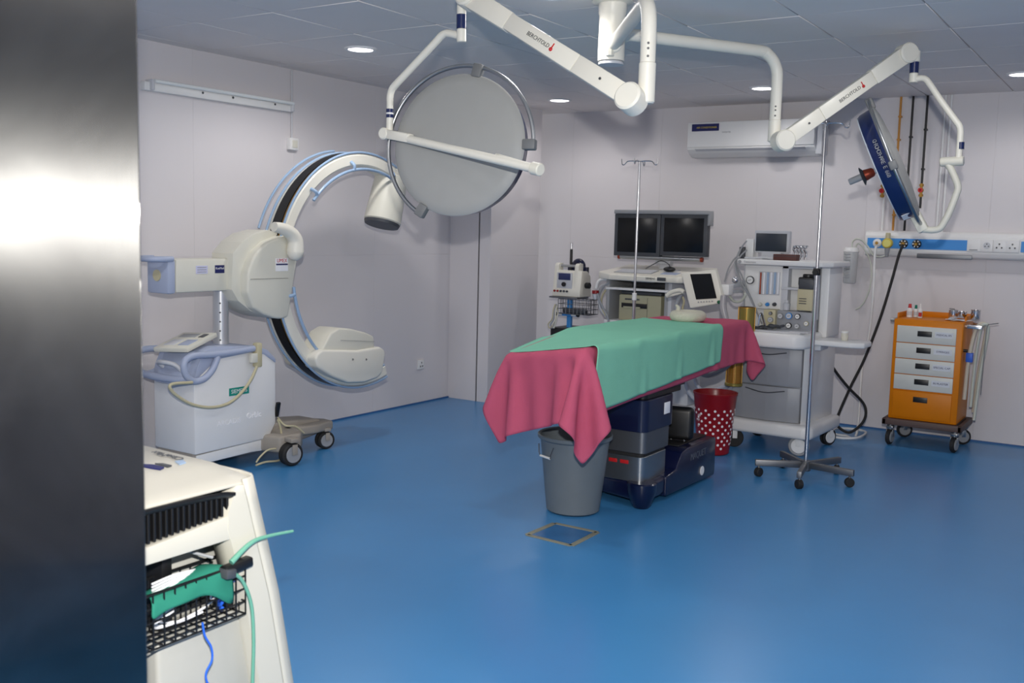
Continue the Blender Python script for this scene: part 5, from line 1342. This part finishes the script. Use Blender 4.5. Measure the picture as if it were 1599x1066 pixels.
for k, pts in enumerate(([(-2.704, 7.420, 1.562), (-2.742, 7.420, 1.512), (-2.764, 7.420, 1.453), (-2.799, 7.420, 1.417), (-2.841, 7.420, 1.341), (-2.867, 7.420, 1.241)], [(-2.693, 7.400, 1.494), (-2.741, 7.400, 1.444), (-2.769, 7.400, 1.384), (-2.723, 7.400, 1.298), (-2.677, 7.400, 1.202), (-2.627, 7.400, 1.106), (-2.576, 7.400, 1.002), (-2.542, 7.400, 0.941)], [(-2.740, 7.440, 1.522), (-2.773, 7.440, 1.467), (-2.789, 7.440, 1.392), (-2.741, 7.440, 1.246), (-2.710, 7.440, 1.149), (-2.704, 7.440, 1.050)], [(-2.754, 7.380, 1.434), (-2.777, 7.380, 1.384), (-2.730, 7.380, 1.268), (-2.647, 7.380, 1.145), (-2.580, 7.380, 1.022)])):
    G().tube(pts, .006, seg=8).obj('monitor_lead', M_grey, None, ['grey lead running from the monitor module down to the ventilator screen bracket', 'grey lead crossing the flowmeter block diagonally to the deck', 'grey lead hanging straight down at the left of the anaesthesia machine', 'short grey lead hanging in a loop at the left end of the top shelf'][k], 'cable', 'grey monitor leads')
G().tube([(-2.786, 7.330, 1.139), (-2.748, 7.330, 1.102), (-2.697, 7.330, 1.105), (-2.664, 7.330, 1.146), (-2.665, 7.330, 1.171)], .011, seg=10).obj('breathing_tube', M_hose, None, 'clear looped tube between the arm bracket and the anaesthesia machine', 'tube')
c = V((-2.735, 7.300, 1.265)); G().sph(c, .026, sc=(1, .8, 1)).obj('face_mask_valve', M_chrome, None, 'shiny round valve on the swing arm left of the flowmeters', 'valve')
r = thing('brown_box', 'dark reddish brown box on the top shelf in front of the small monitor', 'box', (-2.33, 7.42, zS))
xa_, xb_ = V((-2.475, 7.400, 1.429)).x, V((-2.300, 7.400, 1.436)).x
G().bx(xa_, xb_, 7.37, 7.46, zS, zS + .045, .003).obj('carton', M_brownbox, r)
G().bx(xa_, xb_, 7.369, 7.3705, zS + .030, zS + .033).obj('lid_seam', M_dgrey, r)
for k in range(4):
    p = V(Py(1238 + k * 5.5, 392 + (k % 2) * 5, 7.44))
    g = G(); g.tube([(p.x, 7.48, zS + .006), (p.x + .01, 7.48, zS + .05), (p.x - .01, 7.48, zS + .09), (p.x + .02, 7.48, zS + .11)], .008, seg=8); g.sph((p.x, 7.48, zS + .10), .014, seg=10)
    g.obj('airway_connector', M_chrome, None, 'shiny clear airway connector standing right of the brown box', 'connector', 'airway connectors on the top shelf')
G().tube([(x0_ - .04, 7.42, zS + .008), (x0_ + .05, 7.40, zS + .01), (x0_ + .12, 7.41, zS + .016), (x0_ + .20, 7.40, zS + .01), (x0_ + .26, 7.42, zS + .02)], .008, seg=8).obj('coiled_lead', M_lgrey, None, 'pale leads lying along the shelf in front of the small monitor', 'cable')
r = thing('mug', 'small beige plastic cup on the side tray of the anaesthesia machine', 'cup', (-1.88, 7.40, .862))
c = V((-1.921, 7.400, 0.821))
G().lathe([(0, 0), (.022, 0), (.024, .004), (.026, .068), (.023, .068), (.020, .008), (0, .008)], (c.x, 7.40, .8625), seg=24).obj('cup', M_offw, r)
G().lathe([(.0262, .055), (.0275, .062), (.0262, .068)], (c.x, 7.40, .8625), seg=24).obj('rim', M_white, r)
# tangle of leads and clamps on the deck
for k in range(5):
    a = k * 1.3; cx_ = fx(1192, 7.25) + .03 * k
    G().tube([(cx_ + .05 * math.cos(t + a), 7.25 + .035 * math.sin(t * 1.2 + a), .922 + .012 * k * .5 + .008 * math.sin(t * 2)) for t in np.arange(0, 6, .7)], .0055, seg=8).obj('deck_lead', M_dgrey, None, 'dark lead coiled in the tangle on the deck of the anaesthesia machine', 'cable', 'tangled dark leads on the deck')
G().tube([(-2.530, 7.280, 0.935), (-2.523, 7.280, 1.003), (-2.510, 7.280, 1.028), (-2.493, 7.280, 0.986), (-2.470, 7.280, 0.920)], .007, seg=8).obj('steel_clip', M_chrome, None, 'shiny looped clip standing in front of the yellowish gauge block', 'clip')
r = thing('paper_slip', 'white paper slip at the front right of the anaesthesia deck', 'paper', (-2.28, 7.16, .912))
G().box((fx(1258, 7.2) - .03, 7.20, .9145), (.13, .05, .003), .001, R=.1).obj('slip', M_paper, r)
G().box((fx(1258, 7.2) - .03, 7.20, .9165), (.10, .003, .0006), 0, R=.1).obj('print_line', M_grey, r)

# ================================================================ IMAGING CART WITH TWIN SCREENS
YM = 8.0
r = thing('imaging_cart', 'white imaging workstation cart with shelf and cable arms behind the table', 'cart', (-3.75, 8.1, 0))
xa_, xb_ = V((-4.119, 7.900, 1.051)).x, V((-3.523, 7.900, 1.085)).x
# deck (keyboard housing)
dk = [(-4.028, 7.678), (-4.534, 8.733), (-5.225, 10.492), (-4.922, 11.263), (-3.805, 9.080), (-3.486, 8.237), (-3.354, 7.859), (-3.546, 7.337)]
g = G(); g.prism([(-4.20, 7.84), (-4.04, 7.74), (-3.60, 7.70), (-3.40, 7.74), (-3.22, 7.88), (-3.25, 8.25), (-4.10, 8.25)], 'z', 1.192, 1.240, .012, 3)
for v in g.bm.verts:
    if v.co.z > 1.215: v.co.z += max(0, v.co.y - 7.72) * .145
g.obj('keyboard_deck', M_cream, r)
dz = lambda y: 1.242 + (y - 7.72) * .145
TL = Matrix.Rotation(math.atan(.145), 3, 'X')
kb = G().box((-3.86, 7.90, dz(7.90)), (.36, .16, .006), .002, R=TL).obj('keyboard', M_grey, r)
for k in range(5): G().box((-3.86, 7.84 + k * .03, dz(7.84 + k * .03) + .004), (.34, .02, .004), .001, R=TL).obj('key_row', M_lgrey, kb)
G().box((-3.53, 7.88, dz(7.88)), (.15, .1, .005), .002, R=TL).obj('touch_panel', M_bluegrey, r)
G().box((-3.58, 8.02, dz(8.02)), (.14, .07, .005), .002, R=TL).obj('touch_panel', M_lgrey, r)
G().text('SIEMENS', (-3.63, 7.6975, 1.222), (1, 0, 0), (0, 0, 1), .024).obj('lettering', M_dgrey, r)
G().box((-3.53, 7.704, 1.222), (.075, .012, .028), .002).obj('badge', M_dgrey, r)
# carcass
g = G(); g.bx(xa_ - .0, xa_ + .035, 7.84, 8.30, .10, 1.20, .006); g.bx(xb_ - .035, xb_, 7.84, 8.30, .10, 1.20, .006)
g.obj('side_panel', M_grey, r)
g = G(); g.bx(xa_, xb_, 8.28, 8.30, .10, 1.20); g.obj('back_panel', M_dgrey, r)
zsh = V((-3.795, 7.860, 1.116)).z; zlo = V((-3.783, 7.860, 0.838)).z
G().bx(xa_, xb_, 7.83, 8.28, zsh - .012, zsh + .008, .003).obj('shelf', M_white, r)
G().bx(xa_, xb_ + .02, 7.82, 8.28, zlo - .03, zlo - .0, .006).obj('shelf', M_white, r)
G().bx(xb_ - .002, xb_ + .03, 7.84, 8.30, .10, 1.20, .005).obj('side_cover', M_lgrey, r)
G().bx(xa_ - .05, xb_ + .25, 7.80, 8.32, .09, .15, .02).obj('base', M_lgrey, r)
G().bx(xb_ + .03, xb_ + .22, 7.84, 8.1, .15, .42, .02).obj('base_box', M_lgrey, r)
cx_ = V((-3.547, 8.458, 0.030))
caster(r, cx_.x, 7.86, .058, .045, math.radians(20), M_rub, M_lgrey, .1, twin=True, hub_m=M_lgrey)
caster(r, xa_, 7.88, .055, .045, math.radians(20), M_rub, M_lgrey, .1, twin=True)
caster(r, xa_, 8.25, .055, .045, math.radians(20), M_rub, M_lgrey, .1, twin=True)
caster(r, cx_.x, 8.25, .055, .045, math.radians(20), M_rub, M_lgrey, .1, twin=True)
# monitor mast and frame
G().bx(-3.74, -3.64, 8.10, 8.16, 1.24, 1.50, .008).obj('monitor_mast', M_lgrey, r)
zb_ = V((-3.691, 8.000, 1.389)).z
G().cyl((V((-4.092, 8.020, 1.374)).x, 8.02, zb_), (V((-3.309, 8.020, 1.402)).x, 8.02, zb_), .018, seg=16).obj('tilt_bar', M_steel, r)
for px in (967, 1096):
    x_ = V(Py(px, 403, 8.02)).x; G().cyl((x_ - .012, 8.02, zb_), (x_ + .012, 8.02, zb_), .021, seg=16, bev=.003).obj('bar_cap', M_copper, r)
def screen(px0, px1, lab, ex=0):
    xa2, xb2 = V(Py(px0, 370, YM)).x, V(Py(px1, 370, YM)).x
    z0, z1 = V(Py((px0 + px1) / 2, 400, YM)).z, V(Py((px0 + px1) / 2, 334, YM)).z
    s = G().bx(xa2, xb2, YM, YM + .07, z0, z1, .006).obj('display_screen', M_dgrey, r)
    G().bx(xa2 + .034, xb2 - .032, YM - .003, YM + .002, z0 + .035, z1 - .035, .001).obj('panel', M_screen, s)
    return xa2, xb2, z0, z1
a_ = screen(959, 1030.5, 'left one of the two joined dark screens on the imaging cart')
b_ = screen(1031, 1104, 'right one of the two joined dark screens on the imaging cart')
G().bx(a_[0] - .0, b_[1] + .02, YM - .02, YM + .08, a_[3] + .001, a_[3] + .035, .006).obj('top_handle', M_grey, r)
G().bx(b_[1] + .002, b_[1] + .022, YM - .01, YM + .08, a_[3] - .09, a_[3] + .02, .004).obj('end_bracket', M_grey, r)
G().bx(a_[0] + .1, b_[1] - .1, YM + .07, YM + .12, a_[2] + .1, a_[3] - .1, .006).obj('rear_frame', M_dgrey, r)
G().bx(-3.76, -3.62, 8.06, 8.14, a_[2] - .06, a_[2] + .2, .006).obj('mast_head', M_lgrey, r)
r2 = thing('mouse', 'black computer mouse on the white keyboard deck', 'mouse', (-3.6, 7.95, 1.28))
c = V((-3.581, 7.950, 1.322)); G().sph((c.x, 7.97, 1.298), .052, sc=(1.05, .8, .45)).obj('shell', M_black, r2)
G().cyl((c.x, 7.94, 1.312), (c.x, 7.955, 1.316), .008, seg=10).obj('wheel', M_dgrey, r2)
G().tube([(c.x, 8.0, 1.305), (c.x - .05, 8.04, 1.345), (c.x - .12, 8.05, 1.365), (c.x - .18, 8.04, 1.335), (c.x - .25, 8.02, 1.292)], .004, seg=6).obj('mouse_cable', M_dgrey, r2)
# printer
r2 = thing('printer', 'aged beige printer on the lower shelf of the imaging cart', 'printer', (-3.78, 8.0, zlo))
pa_, pb_ = V((-4.009, 7.880, 0.945)).x, V((-3.604, 7.880, 0.971)).x; pt = V((-3.802, 7.880, 1.064)).z
bd = G().bx(pa_, pb_, 7.88, 8.22, zlo + .001, pt, .012).obj('body', M_olive, r2)
G().bx(pa_ + .01, pb_ - .01, 7.90, 8.20, pt, pt + .03, .01).obj('top_cover', M_dgrey, r2)
m_ = (pt - zlo)
G().bx(pa_ + .03, pa_ + .03 + (pb_ - pa_) * .6, 7.872, 7.885, zlo + m_ * .50, zlo + m_ * .68, .002).obj('paper_slot', M_black, bd)
G().bx(pa_ + .05, pa_ + .05 + (pb_ - pa_) * .4, 7.870, 7.876, zlo + m_ * .47, zlo + m_ * .55, .001).obj('slot_flap', M_olive, bd)
G().bx(pa_ + .06, pa_ + .20, 7.876, 7.884, zlo + m_ * .80, zlo + m_ * .86, .001).obj('vent', M_dgrey, bd)
G().bx(pa_ + (pb_ - pa_) * .68, pa_ + (pb_ - pa_) * .685, 7.877, 7.883, zlo + .01, pt - .02).obj('panel_line', M_dgrey, bd)
# recorder on upper shelf
r2 = thing('video_recorder', 'flat dark recorder under a pale cover on the upper shelf of the imaging cart', 'recorder', (-3.7, 8.0, zsh + .009))
G().bx(V((-3.908, 7.900, 1.130)).x, V((-3.598, 7.900, 1.147)).x, 7.92, 8.22, zsh + .009, zsh + .06, .006).obj('body', M_black, r2)
G().bx(V((-3.908, 7.900, 1.130)).x, V((-3.694, 7.900, 1.142)).x, 7.90, 8.20, zsh + .061, zsh + .078, .006).obj('cover', M_lgrey, r2)
# left cable holder
xq = lambda px: V(Py(px, 460, 7.86)).x
G().tube([V((-4.091, 7.860, 1.190)), V((-4.163, 7.840, 1.187)), V((-4.189, 7.820, 1.164)), V((-4.206, 7.820, 1.106))], .014, seg=12).obj('cable_arm', M_white, r)
c = V((-4.212, 7.820, 1.078)); G().cyl(c + Vector((-.0, 0, .01)), c + Vector((0, 0, -.02)), .032, seg=20, bev=.004).obj('holder_ring', M_dred, r)
G().cyl(c + Vector((0, 0, -.02)), c + Vector((0, 0, -.07)), .022, .014, seg=16).obj('holder_cup', M_lgrey, r)
for k, pts in enumerate(([(-4.092, 7.840, 1.162), (-4.147, 7.840, 1.120), (-4.183, 7.840, 1.050), (-4.174, 7.840, 0.982), (-4.139, 7.840, 0.928), (-4.094, 7.840, 0.897)], [(-4.100, 7.860, 1.110), (-4.143, 7.860, 1.080), (-4.172, 7.860, 1.004), (-4.149, 7.860, 0.909), (-4.095, 7.860, 0.827)], [(-4.181, 7.800, 1.063), (-4.153, 7.800, 0.997), (-4.112, 7.800, 0.926), (-4.071, 7.800, 0.861), (-4.063, 7.800, 0.805)], [(-4.112, 7.880, 1.143), (-4.182, 7.880, 1.128), (-4.218, 7.880, 1.075), (-4.193, 7.880, 0.934), (-4.139, 7.880, 0.869)])):
    G().tube(pts, .009, seg=8).obj('hanging_cable', [M_cor, M_beige, M_cor, M_lgrey][k], None, ['grey cable looped highest on the left side of the imaging cart', 'beige cable looped on the left side of the imaging cart', 'grey cable dropping from the red ring at the left of the imaging cart', 'pale cable looped widest at the left side of the imaging cart'][k], 'cable', 'cables hanging at the left of the imaging cart')

# ================================================================ SMALL DEVICE ON BLUE POLE STAND
r = thing('device_stand', 'blue pole stand with wire basket and black shelf left of the imaging cart', 'stand', (-4.6, 8.1, 0))
px_ = V((-4.627, 8.100, 0.895)).x
G().bx(px_ - .022, px_ + .022, 8.08, 8.12, .06, 1.06, .006).obj('pole', M_blue, r)
zc_ = V((-4.615, 8.060, 0.832)).z
cb = G().bx(px_ - .13, px_ + .12, 8.05, 8.08, zc_ - .014, zc_ + .014, .003).obj('cross_bar', M_blue, r)
for s_ in (-.12, .115): G().sph((px_ + s_, 8.05, zc_), .018, seg=12).obj('end_ball', M_black, cb)
for s_ in (-.08, .07): G().bx(px_ + s_ - .025, px_ + s_ + .025, 8.046, 8.05, zc_ - .009, zc_ + .009).obj('white_clip', M_white, cb)
xa_, xb_ = V((-4.734, 8.000, 0.893)).x, V((-4.362, 8.000, 0.917)).x
za_, zb_ = V((-4.568, 8.000, 0.845)).z, V((-4.572, 8.000, 0.980)).z
basket(r, xa_ + .05, xb_, 7.98, 8.16, za_, zb_, 4, 8, 3, .003, M_dsteel)
G().bx(xa_ + .08, xb_ - .05, 8.0, 8.07, za_ + .005, za_ + .05, .015).obj('basket_pouch', M_dgrey, r)
G().bx(px_ - .16, px_ + .14, 7.98, 8.2, zb_ + .005, zb_ + .02, .004).obj('device_plate', M_dsteel, r)
zk = V((-4.630, 8.000, 0.680)).z
G().bx(V((-4.761, 8.000, 0.682)).x, V((-4.494, 8.000, 0.702)).x, 7.98, 8.3, zk - .09, zk + .03, .008).obj('black_tray', M_black, r)
for k in range(5):
    a = k * 2 * PI / 5 + .2; e = Vector((px_ + .24 * math.cos(a), 8.1 + .24 * math.sin(a), .075))
    lg = G().bar((px_, 8.1, .08), e, .04, .03, bev=.004).obj('leg', M_blue, r)
    G().cyl((e.x - .012, e.y, .026), (e.x + .012, e.y, .026), .025, seg=16).obj('wheel', M_rub, lg)
# device
zd = zb_ + .021
xa_, xb_ = V((-4.780, 8.000, 1.010)).x, V((-4.540, 8.000, 1.024)).x
r = thing('pump_unit', 'cream unit with small blue screen and carry handle on the blue pole stand', 'medical device', ((xa_ + xb_) / 2, 8.08, zd))
zt_ = V((-4.625, 8.000, 1.308)).z
prof = [(8.00, zd), (8.00, zd + .05), (8.03, zt_ - .06), (8.05, zt_), (8.14, zt_), (8.20, zt_ - .05), (8.22, zd)]
lx0, lx1 = xa_, xb_ + .02
G().prism([(y_, z_ if z_ < zt_ - .055 else z_ - .07) for y_, z_ in prof], 'x', lx0 + .015, lx1 + .05, .01).obj('casing', M_cream, r)
for x_ in (lx0 + .018, lx1 - .03):
    G().prism([(8.0, zd), (8.002, zd + .06), (8.03, zt_ - .02), (8.05, zt_), (8.12, zt_), (8.12, zd)], 'x', x_, x_ + .042, .008).obj('handle_post', M_cream, r)
G().cyl((lx0 + .03, 8.08, zt_ - .025), (lx1, 8.08, zt_ - .025), .012, seg=12).obj('carry_handle', M_grey, r)
hh = zt_ - zd
fp = lambda q: 8.00 + .03 * max(0, min(1, (q * hh - .05) / (hh - .11))) - .004
def onface(u0, u1, q0, q1, m, name, par=None):
    x0, x1 = lx0 + .03 + u0 * (lx1 - lx0 - .02), lx0 + .03 + u1 * (lx1 - lx0 - .02)
    ym = fp((q0 + q1) / 2) - .003 if par is None else fp(.46) - .009
    return G().bx(x0, x1, ym - .003, ym + .006, zd + q0 * hh, zd + q1 * hh, .002).obj(name, m, par or r)
pn = onface(.12, .80, .20, .72, M_lgrey, 'front_plate')
onface(.20, .72, .50, .70, mat('blue_lcd', (44, 52, 96), rough=.3), 'lcd', pn)
k_ = V(((lx0 + lx1) / 2 + .008, fp(.46) - .004, zd + .37 * hh)); G().cyl(k_, k_ + Vector((0, -.02, 0)), .021, seg=20, bev=.003).obj('dial_knob', M_black, r)
for i in range(5):
    k_ = V((lx0 + .045 + i * .033, 7.998, zd + .05)); G().cyl(k_, k_ + Vector((0, -.014, 0)), .010, seg=12).obj('port', M_dred if i in (0, 1) else M_dgrey, r)
k_ = V((lx1 + .052, 8.10, zd + .35 * hh)); G().cyl(k_, k_ + Vector((.045, 0, 0)), .028, seg=18, bev=.004).obj('side_knob', M_black, r)
c = V((-4.659, 8.160, 1.400)); G().cyl((c.x, 8.15, zt_ - .08), (c.x, 8.15, V((-4.660, 8.160, 1.435)).z), .013, seg=14).obj('rod_sleeve', M_black, r)
G().cyl((c.x, 8.15, V((-4.660, 8.160, 1.435)).z), (c.x, 8.15, V((-4.663, 8.160, 1.495)).z), .010, seg=14).obj('rod_tip', M_chrome, r)
c = V((-4.627, 8.220, 1.275)); G().sph((c.x, 8.24, c.z), .075, sc=(1.0, .45, 1.0)).obj('blue_cuff', M_dnavy, r)
G().bx(lx0 + .08, lx1 + .03, 8.16, 8.20, zt_ - .10, c.z, .006).obj('cuff_holder', M_dnavy, r)
for k in range(3):
    G().tube([V(Py(867 + k * 2, 475, 8.0)), V(Py(864 + 2 * k, 484, 7.97)), V(Py(862 + k * 2.5, 498, 7.96)), V(Py(856 + k * 4, 506, 7.96)), V(Py(859 + k * 3, 512, 7.96)), V(Py(866 + k, 503, 7.96)), V((-4.680, 7.970, 0.839)), V((-4.706, 8.000, 0.895))], .006, seg=8).obj('patient_cable', [M_beige, M_cor, M_offw][k], None, 'coiled pale lead hanging from the left end of the wire basket on the blue stand', 'cable', 'leads on the blue stand')
